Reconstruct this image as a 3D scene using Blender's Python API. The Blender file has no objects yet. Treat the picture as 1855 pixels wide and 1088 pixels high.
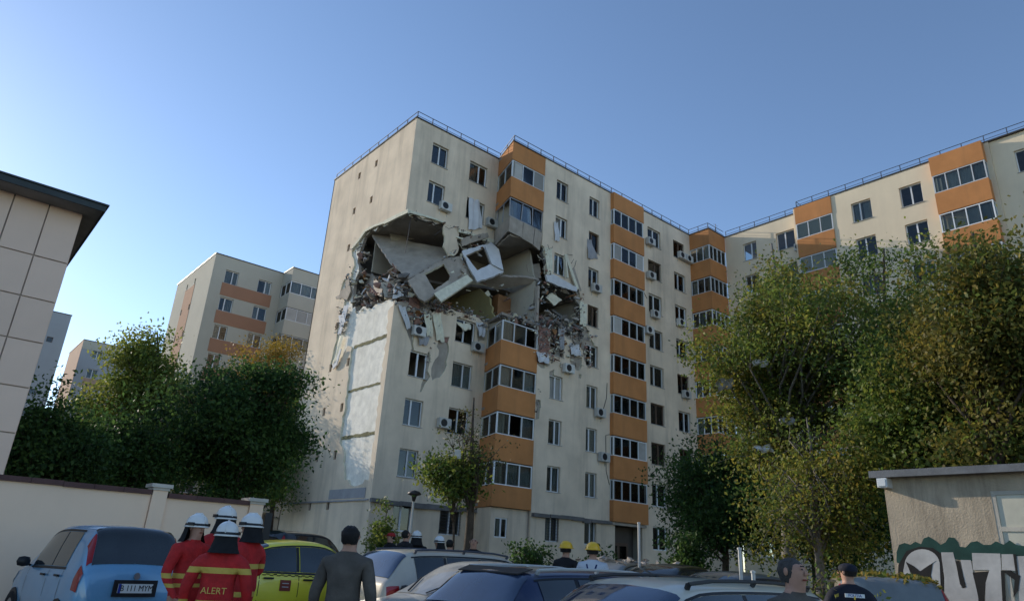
import bpy, bmesh, math, random
import numpy as np
from mathutils import Vector, Matrix, noise
from mathutils.geometry import delaunay_2d_cdt
R = math.radians
random.seed(7)
S = bpy.context.scene
COL = S.collection

# ---------------------------------------------------------------- camera
CAM = Vector((-18.033, -31.944, 1.6)); FPX = 1247.9
YAW, PITCH, ROLL = R(50.321), R(20.641), R(3.27)
fw = Vector((math.cos(YAW)*math.cos(PITCH), math.sin(YAW)*math.cos(PITCH), math.sin(PITCH)))
rt0 = Vector((math.sin(YAW), -math.cos(YAW), 0)); up0 = rt0.cross(fw)
rt = rt0*math.cos(ROLL)+up0*math.sin(ROLL); up = up0*math.cos(ROLL)-rt0*math.sin(ROLL)
cd = bpy.data.cameras.new('camera'); cam = bpy.data.objects.new('camera', cd); COL.objects.link(cam)
cam.matrix_world = Matrix(((rt.x, up.x, -fw.x, CAM.x), (rt.y, up.y, -fw.y, CAM.y), (rt.z, up.z, -fw.z, CAM.z), (0, 0, 0, 1)))
cd.sensor_width = 36; cd.lens = FPX*36/1855; cd.shift_y = -4/1855; cd.clip_end = 3000; cd.clip_start = 0.05
S.camera = cam

# ---------------------------------------------------------------- sky, sun, exposure
SUN = Vector((-0.235, 0.914, 0.33)).normalized()          # direction towards the sun
w = bpy.data.worlds.new('World'); S.world = w; w.use_nodes = True
nt = w.node_tree; bg = nt.nodes['Background']
sky = nt.nodes.new('ShaderNodeTexSky'); sky.sky_type = 'NISHITA'; sky.sun_disc = False
sky.sun_elevation = math.asin(SUN.z); sky.sun_rotation = math.atan2(SUN.x, SUN.y)
sky.altitude = 1800; sky.air_density = 1.0; sky.dust_density = 0.55; sky.ozone_density = 2.0
nt.links.new(sky.outputs[0], bg.inputs[0]); bg.inputs[1].default_value = 0.15
sd = bpy.data.lights.new('sun', 'SUN'); sd.energy = 2.9; sd.angle = R(0.53); sd.color = (1.0, 0.89, 0.74)
so = bpy.data.objects.new('sun', sd); COL.objects.link(so)
so.rotation_euler = SUN.to_track_quat('Z', 'Y').to_euler()
S.render.engine = 'CYCLES'
S.view_settings.view_transform = 'Standard'; S.view_settings.look = 'None'
S.view_settings.exposure = 0.58; S.view_settings.gamma = 1.0
S.cycles.max_bounces = 6; S.cycles.transparent_max_bounces = 12

# ---------------------------------------------------------------- pixels to places
def ray(px, py):
    return fw+rt*((px-927.5)/FPX)-up*((py-540)/FPX)
def onX(px, py, X):
    v = ray(px, py); return CAM+v*((X-CAM.x)/v.x)
def onY(px, py, Y):
    v = ray(px, py); return CAM+v*((Y-CAM.y)/v.y)
def far(px, py, dist):
    v = ray(px, py); return CAM+v*(dist/math.hypot(v.x, v.y))
def K(kx, ky): return 580+kx/3.4, 380+ky/3.4
def ground(x, y):
    t = (x-CAM.x)*math.cos(YAW)+(y-CAM.y)*math.sin(YAW)
    return min(max(0.0125*t, -0.3), 0.6)
def spot(px, dist, py=1000):
    p = far(px, py, dist); return Vector((p.x, p.y, ground(p.x, p.y)))

# ---------------------------------------------------------------- materials
MATS = {}
def nodes(name):
    m = bpy.data.materials.new(name); m.use_nodes = True; MATS[name] = m
    return m, m.node_tree.nodes, m.node_tree.links, m.node_tree.nodes['Principled BSDF']
def noise_tex(N, L, scale, detail=4, rough=.6, vec=None, stretch=None):
    t = N.new('ShaderNodeTexNoise'); t.inputs['Scale'].default_value = scale
    t.inputs['Detail'].default_value = detail; t.inputs['Roughness'].default_value = rough
    if stretch:
        tc = N.new('ShaderNodeTexCoord'); mp = N.new('ShaderNodeMapping'); mp.inputs['Scale'].default_value = stretch
        L.new(tc.outputs['Object'], mp.inputs['Vector']); L.new(mp.outputs[0], t.inputs['Vector'])
    else:
        tc = N.new('ShaderNodeTexCoord'); L.new(tc.outputs['Object'], t.inputs['Vector'])
    return t
def ramp(N, L, src, a, b, ca, cb):
    r = N.new('ShaderNodeValToRGB'); e = r.color_ramp.elements
    e[0].position, e[1].position = a, b; e[0].color = (*ca, 1); e[1].color = (*cb, 1)
    L.new(src, r.inputs[0]); return r
def mixc(N, L, mode, fac, a, b):
    x = N.new('ShaderNodeMix'); x.data_type = 'RGBA'; x.blend_type = mode
    for sock, v in ((x.inputs[0], fac), (x.inputs[6], a), (x.inputs[7], b)):
        if isinstance(v, (int, float)): sock.default_value = v
        elif isinstance(v, tuple): sock.default_value = (*v, 1)
        else: L.new(v, sock)
    return x.outputs[2]
def surf(name, col, rough=.85, var=.12, scale=1.2, stains=0, stain_col=(.2, .18, .14), bump=.15, bscale=60, spec=.3, metal=0, streak=(1.2, 1.2, .12), coat=0, rnd=0):
    """colour with soft blotches, optional run-down stains and a fine bump"""
    m, N, L, P = nodes(name)
    lo = tuple(c*(1-var) for c in col); hi = tuple(min(1, c*(1+var)) for c in col)
    n = noise_tex(N, L, scale, 6)
    c = ramp(N, L, n.outputs[0], .3, .72, lo, hi).outputs[0]
    if stains:
        s = noise_tex(N, L, .9, 7, .68, stretch=streak)
        f = ramp(N, L, s.outputs[0], .5, .78, (0, 0, 0), (stains,)*3)
        c = mixc(N, L, 'MIX', f.outputs[0], c, stain_col)
    if rnd:
        oi = N.new('ShaderNodeObjectInfo'); rr = ramp(N, L, oi.outputs['Random'], 0, 1, (1-rnd,)*3, (1+rnd*.4,)*3)
        c = mixc(N, L, 'MULTIPLY', 1.0, c, rr.outputs[0])
    L.new(c, P.inputs['Base Color'])
    P.inputs['Roughness'].default_value = rough; P.inputs['Metallic'].default_value = metal
    P.inputs['Specular IOR Level'].default_value = spec; P.inputs['Coat Weight'].default_value = coat
    P.inputs['Coat Roughness'].default_value = .06
    if bump:
        b = N.new('ShaderNodeBump'); b.inputs['Strength'].default_value = bump; b.inputs['Distance'].default_value = .02
        n2 = noise_tex(N, L, bscale, 3); L.new(n2.outputs[0], b.inputs['Height']); L.new(b.outputs[0], P.inputs['Normal'])
    return m
CREAM = (.75, .615, .46)
surf('plaster', CREAM, .95, .15, .5, .8, (.42, .345, .26), .1, 90)
surf('plaster_wing', (.76, .635, .455), .95, .06, .5, .3, (.56, .47, .34), .1, 90)
surf('orange', (.52, .225, .08), .9, .13, .7, .5, (.30, .15, .065), .08, 90)
surf('brown_band', (.36, .19, .115), .9, .06, .7, .2, (.25, .14, .09), .08, 90)
surf('foam', (.72, .68, .53), .95, .15, 4, 0, bump=.5, bscale=30)
surf('raw_white', (.85, .80, .70), .95, .16, 2.4, .6, (.56, .52, .42), .8, 9)
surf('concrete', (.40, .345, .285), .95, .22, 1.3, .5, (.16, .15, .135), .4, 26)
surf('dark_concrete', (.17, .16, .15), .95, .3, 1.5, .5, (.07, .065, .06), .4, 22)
surf('rubble', (.27, .25, .23), .97, .5, 2.2, .4, (.10, .09, .08), .6, 18, rnd=.3)
surf('brick_red', (.30, .17, .135), .95, .3, 5, .5, (.36, .31, .27), .5, 24)
surf('seam', (.19, .175, .09), .95, .45, 6, 0, bump=.6, bscale=20)
surf('room_beige', (.45, .41, .33), .95, .08, 1.0, .3, (.3, .27, .22), .1)
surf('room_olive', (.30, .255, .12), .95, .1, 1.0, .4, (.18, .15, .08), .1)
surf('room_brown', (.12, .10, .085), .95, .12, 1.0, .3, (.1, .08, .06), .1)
surf('slab', (.33, .285, .24), .95, .2, 1.2, .4, (.13, .12, .11), .3, 24)
surf('wood', (.27, .13, .055), .6, .15, 3, 0, bump=.1)
surf('upvc', (.74, .75, .75), .45, .05, 2, 0, bump=0, spec=.4, rnd=.25)
surf('brown_frame', (.13, .085, .06), .5, .1, 2, 0, bump=0)
surf('sill', (.42, .41, .385), .7, .1, 3, .3, (.25, .23, .2), .05)
surf('flashing', (.055, .05, .05), .5, .2, 3, 0, bump=0)
surf('rail_metal', (.075, .08, .10), .55, .2, 3, 0, bump=0, metal=.3)
surf('ac_white', (.60, .59, .55), .5, .08, 3, .3, (.4, .36, .3), 0, rnd=.2)
surf('black_plastic', (.018, .018, .02), .45, .2, 8, 0, bump=0)
surf('asphalt', (.085, .082, .076), .9, .3, .8, .3, (.035, .034, .033), .5, 60)
surf('soil', (.09, .085, .05), .97, .4, .9, .4, (.05, .07, .025), .8, 20)
surf('fence_render', (.86, .63, .46), .93, .045, .7, .18, (.62, .48, .37), .12, 80)
surf('coping', (.105, .055, .05), .8, .18, 3, .2, (.07, .045, .04), .3, 30)
surf('pillar_cap', (.52, .48, .42), .9, .1, 3, .3, (.35, .31, .27), .2)
surf('panel', (.78, .57, .44), .93, .05, .9, .3, (.60, .49, .40), .15, 70, rnd=.06)
surf('joint', (.36, .29, .235), .95, .2, 3, 0, bump=.3)
surf('eave', (.040, .050, .052), .6, .3, 2, 0, bump=.1)
surf('soffit', (.22, .21, .20), .8, .2, 2, 0, bump=.1)
surf('far_plaster', (.46, .43, .35), .95, .06, .4, .25, (.36, .33, .27), .05)
surf('far_pink', (.46, .30, .215), .95, .06, .4, .2, (.38, .25, .18), .05)
surf('far_blue', (.36, .37, .38), .95, .06, .4, .2, (.3, .3, .31), .05)
surf('bark', (.085, .065, .048), .95, .35, 6, .4, (.04, .032, .025), .9, 22, streak=(6, 6, .8))
surf('bark_grey', (.17, .155, .135), .95, .35, 6, .4, (.07, .06, .05), .9, 22, streak=(6, 6, .8))
surf('shed_wall', (.46, .375, .27), .95, .2, 1.6, .9, (.13, .105, .08), .45, 30, streak=(2.6, 2.6, .35))
surf('shed_roof', (.17, .175, .18), .7, .25, 3, .4, (.08, .075, .07), .2)
surf('shed_frame', (.50, .46, .38), .75, .15, 3, .5, (.27, .22, .17), .2)
surf('shed_pane', (.56, .53, .42), .35, .15, 2.2, .5, (.42, .36, .26), .05)
surf('paint_green', (.018, .062, .050), .85, .25, 4, 0, bump=.1)
surf('paint_grey', (.46, .445, .42), .85, .2, 3, .5, (.30, .28, .25), .1)
surf('paint_black', (.020, .019, .018), .85, .3, 5, 0, bump=.1)
surf('steel_pale', (.50, .50, .48), .5, .1, 4, .2, (.3, .28, .25), 0, metal=.2)
surf('cloth_white', (.62, .62, .63), .9, .1, 2, 0, bump=.2)
surf('cloth_grey', (.34, .335, .345), .9, .12, 2, 0, bump=.2)
surf('curtain', (.48, .46, .42), .95, .1, 2, 0, bump=0, rnd=.5)
surf('skin', (.42, .235, .165), .55, .12, 14, 0, bump=.05)
surf('hair', (.012, .010, .009), .6, .3, 40, 0, bump=.6, bscale=120)
surf('hair_grey', (.06, .055, .05), .6, .4, 40, 0, bump=.6, bscale=120)
surf('helmet_white', (.70, .70, .68), .28, .04, 6, .2, (.5, .49, .46), 0, coat=.4)
surf('helmet_yellow', (.72, .43, .02), .3, .04, 6, 0, bump=0, coat=.4)
surf('flap_black', (.012, .012, .013), .85, .3, 10, 0, bump=.2)
surf('jacket_dark', (.095, .082, .070), .85, .25, 7, 0, bump=.5, bscale=14)
surf('jacket_black', (.012, .012, .014), .8, .25, 7, 0, bump=.5, bscale=14)
surf('navy_cloth', (.010, .012, .022), .8, .25, 7, 0, bump=.5, bscale=14)
surf('shirt_pale', (.50, .53, .58), .9, .08, 6, 0, bump=.5, bscale=12)
surf('strap_blue', (.012, .03, .11), .8, .1, 6, 0, bump=.1)
surf('trousers', (.035, .035, .045), .9, .2, 6, 0, bump=.3, bscale=14)
surf('cap_red', (.34, .02, .02), .8, .1, 6, 0, bump=.1)
surf('reflective', (.62, .43, .10), .6, .1, 30, 0, bump=.1)
surf('tyre', (.016, .016, .017), .85, .2, 10, 0, bump=.2)
surf('rim', (.35, .35, .36), .35, .1, 5, 0, bump=0, metal=.8)
surf('lamp_red', (.30, .010, .012), .15, .15, 10, 0, bump=0, coat=.6)
surf('lamp_clear', (.55, .55, .55), .15, .1, 10, 0, bump=0, coat=.6)
surf('plate', (.72, .72, .70), .4, .03, 5, 0, bump=0)
surf('plate_blue', (.02, .05, .30), .4, .03, 5, 0, bump=0)
surf('emblem', (.20, .04, .025), .5, .1, 9, 0, bump=0)
def paint(name, col, dust=.15, rough=.28, metal=.4, dustcol=(.30, .28, .23)):
    m = surf(name, col, rough, .06, 2, dust, dustcol, 0, spec=.5, metal=metal, coat=.7, streak=(1.3, 1.3, 1.3))
    P = m.node_tree.nodes['Principled BSDF']; P.inputs['Coat Roughness'].default_value = .05
    return m
paint('car_blue', (.15, .36, .56), .15, .3, .1); paint('car_yellow', (.76, .66, .04), .12, .35, .0)
paint('car_beige', (.50, .45, .36), .4, .35, .1); paint('car_dust', (.36, .36, .33), .85, .6, .1, (.48, .46, .40))
paint('car_navy', (.018, .032, .085), .25); paint('car_cream', (.62, .58, .48), .35, .35, .1)
paint('car_black', (.014, .014, .016), .3); paint('car_olddust', (.20, .17, .125), .9, .8, 0, (.30, .26, .19))
paint('car_ash', (.10, .10, .09), .95, .85, 0, (.30, .28, .24))
def glass_dark(name, col, rough=.04, dust=0):
    m = surf(name, col, rough, .3, 1.5, dust, (.33, .34, .32), 0, spec=.6, coat=.5); return m
glass_dark('car_glass', (.022, .028, .030)); glass_dark('car_glass_blue', (.035, .055, .10)); glass_dark('car_glass_dust', (.17, .18, .175), .5, .7)
# window glass: clear sheet with a mirror skin
m, N, L, P = nodes('glass')
out = N['Material Output']; tr = N.new('ShaderNodeBsdfTransparent'); gl = N.new('ShaderNodeBsdfGlossy'); mx = N.new('ShaderNodeMixShader')
fr = N.new('ShaderNodeFresnel'); fr.inputs[0].default_value = 1.33; tr.inputs[0].default_value = (.72, .76, .76, 1); gl.inputs['Roughness'].default_value = .03
ad = N.new('ShaderNodeMath'); ad.operation = 'ADD'; ad.inputs[1].default_value = .015
L.new(fr.outputs[0], ad.inputs[0]); L.new(ad.outputs[0], mx.inputs[0]); L.new(tr.outputs[0], mx.inputs[1]); L.new(gl.outputs[0], mx.inputs[2]); L.new(mx.outputs[0], out.inputs[0])
N.remove(P)
# leaves: colour per leaf, light shines through
m, N, L, P = nodes('leaf')
at = N.new('ShaderNodeAttribute'); at.attribute_name = 'Col'; tl = N.new('ShaderNodeBsdfTranslucent'); mx = N.new('ShaderNodeMixShader'); mx.inputs[0].default_value = .5
L.new(at.outputs[0], P.inputs['Base Color']); L.new(at.outputs[0], tl.inputs[0]); P.inputs['Roughness'].default_value = .55; P.inputs['Specular IOR Level'].default_value = .25
L.new(P.outputs[0], mx.inputs[1]); L.new(tl.outputs[0], mx.inputs[2]); L.new(mx.outputs[0], N['Material Output'].inputs[0])
# firefighter suit: red cloth, yellow bands sewn on at fixed heights
def band_cloth(name, base, bands, bcol=(.60, .42, .08)):
    m, N, L, P = nodes(name)
    tc = N.new('ShaderNodeTexCoord'); sp = N.new('ShaderNodeSeparateXYZ'); L.new(tc.outputs['Object'], sp.inputs[0])
    acc = None
    for zc, hw in bands:
        c = N.new('ShaderNodeMath'); c.operation = 'COMPARE'; c.inputs[1].default_value = zc; c.inputs[2].default_value = hw
        L.new(sp.outputs[2], c.inputs[0])
        if acc is None: acc = c.outputs[0]
        else:
            a = N.new('ShaderNodeMath'); a.operation = 'MAXIMUM'; L.new(acc, a.inputs[0]); L.new(c.outputs[0], a.inputs[1]); acc = a.outputs[0]
    n = noise_tex(N, L, 9, 4); b = ramp(N, L, n.outputs[0], .3, .7, tuple(x*.75 for x in base), tuple(x*1.2 for x in base)).outputs[0]
    L.new(mixc(N, L, 'MIX', acc, b, bcol) if acc else b, P.inputs['Base Color']); P.inputs['Roughness'].default_value = .8
    bp = N.new('ShaderNodeBump'); bp.inputs['Strength'].default_value = .6; bp.inputs['Distance'].default_value = .03
    n2 = noise_tex(N, L, 13, 3); L.new(n2.outputs[0], bp.inputs['Height']); L.new(bp.outputs[0], P.inputs['Normal'])
band_cloth('suit', (.45, .013, .014), [(1.235, .028), (.93, .028), (.42, .03)])
band_cloth('suit_low', (.47, .014, .014), [(1.10, .026), (1.0, .02), (.42, .03)])

# ---------------------------------------------------------------- mesh helpers
def link(o, parent=None):
    COL.objects.link(o)
    if parent is not None: o.parent = parent
    return o
def tag(o, label=None, cat=None, group=None, kind=None):
    for k, v in (('label', label), ('category', cat), ('group', group), ('kind', kind)):
        if v: o[k] = v
    return o
def thing(name, label, cat, group=None, loc=(0, 0, 0), rz=0):
    o = bpy.data.objects.new(name, None); link(o); o.location = loc; o.rotation_euler = (0, 0, rz); o.empty_display_size = .2
    return tag(o, label, cat, group)
class MB:
    def __init__(s): s.v = []; s.f = []; s.m = []
    def add(s, vs, fs, mi=0):
        b = len(s.v); s.v += [tuple(p) for p in vs]; s.f += [tuple(b+i for i in f) for f in fs]; s.m += [mi]*len(fs); return s
    def box(s, a, b, mi=0):
        x0, y0, z0 = a; x1, y1, z1 = b
        vs = [(x, y, z) for z in (z0, z1) for x, y in ((x0, y0), (x1, y0), (x1, y1), (x0, y1))]
        return s.add(vs, [(3, 2, 1, 0), (4, 5, 6, 7), (0, 1, 5, 4), (1, 2, 6, 5), (2, 3, 7, 6), (3, 0, 4, 7)], mi)
    def obox(s, c, ax, ay, az, mi=0):
        c, ax, ay, az = map(Vector, (c, ax, ay, az))
        vs = [c+ax*i+ay*j+az*k for k in (-1, 1) for i, j in ((-1, -1), (1, -1), (1, 1), (-1, 1))]
        return s.add(vs, [(3, 2, 1, 0), (4, 5, 6, 7), (0, 1, 5, 4), (1, 2, 6, 5), (2, 3, 7, 6), (3, 0, 4, 7)], mi)
    def bar(s, p, q, w, h, mi=0):
        p, q = Vector(p), Vector(q); d = (q-p); n = d.normalized(); z = Vector((0, 0, 1))
        if abs(n.z) > .95: z = Vector((0, 1, 0))
        a = n.cross(z).normalized(); b = a.cross(n)
        return s.obox((p+q)/2, d/2, a*w/2, b*h/2, mi)
    def prism(s, pts, vec, mi=0, side=None):
        n = len(pts); vec = Vector(vec); a = [Vector(p) for p in pts]; b = [p+vec for p in a]
        s.add(a+b, [tuple(range(n)), tuple(range(2*n-1, n-1, -1))], mi)
        return s.add(a+b, [(i, i+n, (i+1) % n+n, (i+1) % n) for i in range(n)], mi if side is None else side)
    def tube(s, pts, r, n=6, mi=0):
        pts = [Vector(p) for p in pts]; m = len(pts); rs = r if isinstance(r, (list, tuple)) else [r]*m
        vs = []; prev = None
        for i, p in enumerate(pts):
            t = (pts[min(i+1, m-1)]-pts[max(i-1, 0)]).normalized()
            if prev is None: prev = t.orthogonal().normalized()
            u = (prev-t*prev.dot(t)); u = u.normalized() if u.length > 1e-6 else t.orthogonal().normalized(); prev = u; vv = t.cross(u)
            vs += [p+(u*math.cos(k*2*math.pi/n)+vv*math.sin(k*2*math.pi/n))*rs[i] for k in range(n)]
        fs = [(i*n+k, i*n+(k+1) % n, (i+1)*n+(k+1) % n, (i+1)*n+k) for i in range(m-1) for k in range(n)]
        fs += [tuple(range(n-1, -1, -1)), tuple((m-1)*n+k for k in range(n))]
        return s.add(vs, fs, mi)
    def lathe(s, prof, n=16, c=(0, 0, 0), sx=1, sy=1, mi=0):
        vs = [(c[0]+r*sx*math.cos(k*2*math.pi/n), c[1]+r*sy*math.sin(k*2*math.pi/n), c[2]+z) for r, z in prof for k in range(n)]
        return s.add(vs, [(i*n+k, i*n+(k+1) % n, (i+1)*n+(k+1) % n, (i+1)*n+k) for i in range(len(prof)-1) for k in range(n)], mi)
    def mesh(s, name, mats, smooth=False):
        me = bpy.data.meshes.new(name); me.from_pydata(s.v, [], s.f)
        for m in (mats if isinstance(mats, (list, tuple)) else [mats]): me.materials.append(MATS[m])
        if any(s.m): me.polygons.foreach_set('material_index', s.m)
        if smooth: me.polygons.foreach_set('use_smooth', [True]*len(s.f))
        me.update(); return me
    def build(s, name, mats, parent=None, smooth=False):
        return link(bpy.data.objects.new(name, s.mesh(name, mats, smooth)), parent)
def inst(name, me, parent, M):
    o = bpy.data.objects.new(name, me); link(o, parent); o.matrix_local = M; return o
def inside(p, poly):
    x, y = p; r = False; n = len(poly); j = n-1
    for i in range(n):
        xi, yi = poly[i]; xj, yj = poly[j]
        if (yi > y) != (yj > y) and x < (xj-xi)*(y-yi)/(yj-yi)+xi: r = not r
        j = i
    return r
def jag(poly, amp=.12, step=.28, seed=1, closed=True):
    rg = random.Random(seed); out = []; n = len(poly)
    for i in range(n if closed else n-1):
        a = Vector(poly[i]); b = Vector(poly[(i+1) % n]); k = max(1, int((b-a).length/step)); nn = Vector((-(b-a).y, (b-a).x)); nn = nn.normalized() if nn.length else nn
        for q in range(k):
            p = a.lerp(b, q/k)
            if q: p = p+nn*rg.uniform(-amp, amp)+(b-a).normalized()*rg.uniform(-.3, .3)*step
            out.append((p.x, p.y))
    if not closed: out.append(tuple(poly[-1]))
    return out
def rect(a, b, c, d): return [(a, b), (c, b), (c, d), (a, d)]
def sheet(mb, O, U, V, T, outer, holes=(), ragged=(), mi=0, edge_mi=None):
    """flat slab: outer outline minus holes in the U,V plane, thickness vector T; ragged holes get edge_mi on their broken edge"""
    O, U, V, T = map(Vector, (O, U, V, T)); polys = [list(outer)]+[list(h) for h in holes]+[list(h) for h in ragged]
    pts = []; ed = []
    for p in polys:
        b = len(pts); pts += [Vector(q) for q in p]; ed += [(b+i, b+(i+1) % len(p)) for i in range(len(p))]
    V2, _, F2, *_ = delaunay_2d_cdt(pts, ed, [], 0, 1e-5)
    keep = []
    for f in F2:
        c = sum((V2[i] for i in f), Vector((0, 0)))/len(f)
        if inside(c, polys[0]) and not any(inside(c, h) for h in polys[1:]): keep.append(tuple(f))
    cnt = {}
    for f in keep:
        for i in range(len(f)):
            e = (f[i], f[(i+1) % len(f)]); cnt[frozenset(e)] = None if frozenset(e) in cnt else e
    P = [O+U*p.x+V*p.y for p in V2]; n = len(P); Nn = U.cross(V)
    if Nn.dot(T) > 0: keep = [f[::-1] for f in keep]
    b = len(mb.v); mb.v += [tuple(p) for p in P]+[tuple(p+T) for p in P]
    for f in keep: mb.f += [tuple(b+i for i in f), tuple(b+n+i for i in f[::-1])]; mb.m += [mi, mi]
    def near(q):
        for h in polys[1+len(holes):]:
            for i in range(len(h)):
                a, c = Vector(h[i]), Vector(h[(i+1) % len(h)]); d = c-a; l = d.length_squared
                t = 0 if l == 0 else max(0, min(1, (q-a).dot(d)/l))
                if (a+d*t-q).length < .01: return True
        return False
    for e in cnt.values():
        if e is None: continue
        mi2 = mi if edge_mi is None or not near((V2[e[0]]+V2[e[1]])/2) else edge_mi
        mb.f.append((b+e[0], b+n+e[0], b+n+e[1], b+e[1])); mb.m.append(mi2)
    return mb
def text_mesh(name, body, size, mat, depth=.002):
    c = bpy.data.curves.new(name, 'FONT'); c.body = body; c.size = size; c.extrude = depth; c.align_x = 'CENTER'; c.align_y = 'CENTER'; c.resolution_u = 2
    o = bpy.data.objects.new(name, c); COL.objects.link(o); bpy.context.view_layer.update()
    me = bpy.data.meshes.new_from_object(o.evaluated_get(bpy.context.evaluated_depsgraph_get())); bpy.data.objects.remove(o); bpy.data.curves.remove(c)
    me.name = name; me.materials.clear(); me.materials.append(MATS[mat]); return me
def frame_matrix(O, U, N):
    """x along U, y into the wall, z up"""
    U = Vector(U).normalized(); I = -Vector(N).normalized(); Z = Vector((0, 0, 1)); O = Vector(O)
    return Matrix(((U.x, I.x, Z.x, O.x), (U.y, I.y, Z.y, O.y), (U.z, I.z, Z.z, O.z), (0, 0, 0, 1)))
rng = random.Random(11)

# ================================================================ ground
def build_ground():
    xs = [-400, -150, -60]+[-40+4*i for i in range(26)]+[90, 180, 400]; ys = [-200, -90, -60]+[-48+4*i for i in range(26)]+[90, 180, 450]
    mb = MB(); n = len(ys)
    mb.v = [(x, y, ground(x, y)) for x in xs for y in ys]
    mb.f = [(i*n+j, (i+1)*n+j, (i+1)*n+j+1, i*n+j+1) for i in range(len(xs)-1) for j in range(n-1)]; mb.m = [0]*len(mb.f)
    tag(mb.build('ground', 'asphalt'), kind='structure')
    for nm, x0, x1, y0, y1 in (('lawn', -1.5, 25, -9.5, -2.6), ('lawn', -16, -.4, -17, 30), ('lawn', -3, 25, -27, -11)):
        mb = MB(); xs = [x0+(x1-x0)*i/12 for i in range(13)]; ys = [y0+(y1-y0)*i/12 for i in range(13)]
        mb.v = [(x, y, ground(x, y)+.03+.03*noise.noise(Vector((x, y, 0)))) for x in xs for y in ys]
        mb.f = [(i*13+j, (i+1)*13+j, (i+1)*13+j+1, i*13+j+1) for i in range(12) for j in range(12)]; mb.m = [0]*144
        tag(mb.build(nm, 'soil'), kind='structure')
build_ground()

# ================================================================ building kit
F0, FH, WH = 1.69, 2.7, 1.45                    # first floor level, storey, window height
ZR = 26.75                                      # roof edge
def sill(k): return 2.59+FH*k
WC = {}
def window(parent, O, U, N, w, h, splits=(.5,), mat='upvc', depth=.15, curtain=.4, ledge=True, broken=False, bars=False):
    M = frame_matrix(O, U, N); key = (round(w, 2), round(h, 2), tuple(splits), mat)
    t = .065
    cuts = [0]+[s*w for s in splits]+[w]
    if key not in WC:
        mb = MB(); d0, d1 = depth, depth+.07
        mb.box((0, d0, 0), (w, d1, t)); mb.box((0, d0, h-t), (w, d1, h)); mb.box((0, d0, t), (t, d1, h-t)); mb.box((w-t, d0, t), (w, d1, h-t))
        for c in cuts[1:-1]: mb.box((c-t*.7, d0-.01, t), (c+t*.7, d1, h-t))
        panes = []
        for a, b in zip(cuts[:-1], cuts[1:]):
            pb = MB(); a2 = t if a == 0 else a+t*.7; b2 = w-t if b == w else b-t*.7
            pb.box((a2, d0+.03, t), (b2, d0+.045, h-t)); panes.append(pb.mesh('pane', 'glass'))
        lb = MB(); lb.box((-.05, -.05, -.035), (w+.05, depth, -.002))
        cb = MB(); k = 14; zz = [h*.97, h*.03]
        vs = [(t+(w/2-t)*i/k, depth+.13+.03*math.sin(i*2.1), z) for i in range(k+1) for z in zz]
        cb.add(vs, [(2*i, 2*i+1, 2*i+3, 2*i+2) for i in range(k)])
        WC[key] = (mb.mesh('window', mat), panes, lb.mesh('sill', 'sill'), cb.mesh('curtain', 'curtain'))
    fm, panes, lm, cm = WC[key]
    win = inst('window', fm, parent, M)
    for i, p in enumerate(panes):
        if broken and rng.random() < .6: continue
        inst('pane', p, win, Matrix.Identity(4))
    if ledge: inst('sill', lm, win, Matrix.Identity(4))
    for q in (0, 1):
        if rng.random() < curtain: inst('curtain', cm, win, Matrix.Translation((q*(w/2-.03), 0, 0)))
    if bars:
        mb = MB()
        for i in range(9): mb.box((0, .02, .1+i*(h-.2)/8), (w, .035, .115+i*(h-.2)/8))
        for i in range(4): mb.box((.05+i*(w-.12)/3, .036, .03), (.07+i*(w-.12)/3, .05, h-.03))
        inst('window_grille', mb.mesh('window_grille', 'rail_metal'), win, Matrix.Identity(4))
    return win
ACM = None
def ac_unit(parent, O, U, N):
    """outdoor unit on wall brackets, O = lower left corner on the wall"""
    global ACM
    if ACM is None:
        mb = MB(); mb.box((0, -.36, .06), (.8, -.08, .6)); mb.box((.02, -.37, .08), (.78, -.36, .58))
        for x in (.12, .66): mb.box((x, -.38, .02), (x+.03, 0, .06)); mb.box((x, -.03, -.18), (x+.03, 0, .06))
        fb = MB()
        for r0, r1 in ((.0, .06), (.19, .215)):
            k = 20
            vs = [(.3+r*math.cos(a*2*math.pi/k), -.376, .33+r*math.sin(a*2*math.pi/k)) for r in (r0, r1) for a in range(k)]
            fb.add(vs, [(a, (a+1) % k, k+(a+1) % k, k+a) for a in range(k)])
        vs = [(.3+.19*math.cos(a*2*math.pi/20), -.372, .33+.19*math.sin(a*2*math.pi/20)) for a in range(20)]
        fb.add(vs, [tuple(range(20))])
        ACM = (mb.mesh('air_conditioner', 'ac_white'), fb.mesh('fan', 'black_plastic'))
    a = inst('air_conditioner', ACM[0], parent, frame_matrix(O, U, N)); inst('fan', ACM[1], a, Matrix.Identity(4)); return a
def offset(pts, d):
    out = []; n = len(pts)
    ns = []
    for a, b in zip(pts[:-1], pts[1:]):
        v = Vector(b)-Vector(a); v.normalize(); ns.append(Vector((-v.y, v.x)))
    for i, p in enumerate(pts):
        if i == 0: q = ns[0]
        elif i == n-1: q = ns[-1]
        else:
            q = ns[i-1]+ns[i]; q = q/q.dot(ns[i])
        out.append(Vector(p)+q*d)
    return out
def band(mb, pts, z0, z1, th, mi=0):
    a = [Vector(p) for p in pts]; b = offset(pts, th); n = len(pts)
    vs = [(p.x, p.y, z) for z in (z0, z1) for p in a]+[(p.x, p.y, z) for z in (z0, z1) for p in b]
    fs = []
    for i in range(n-1):
        fs += [(i, i+1, n+i+1, n+i), (2*n+i+1, 2*n+i, 3*n+i, 3*n+i+1), (n+i, n+i+1, 3*n+i+1, 3*n+i), (i+1, i, 2*n+i, 2*n+i+1)]
    fs += [(0, n, 3*n, 2*n), (n-1, 3*n-1, 4*n-1, 2*n-1)]
    return mb.add(vs, fs, mi)
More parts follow.
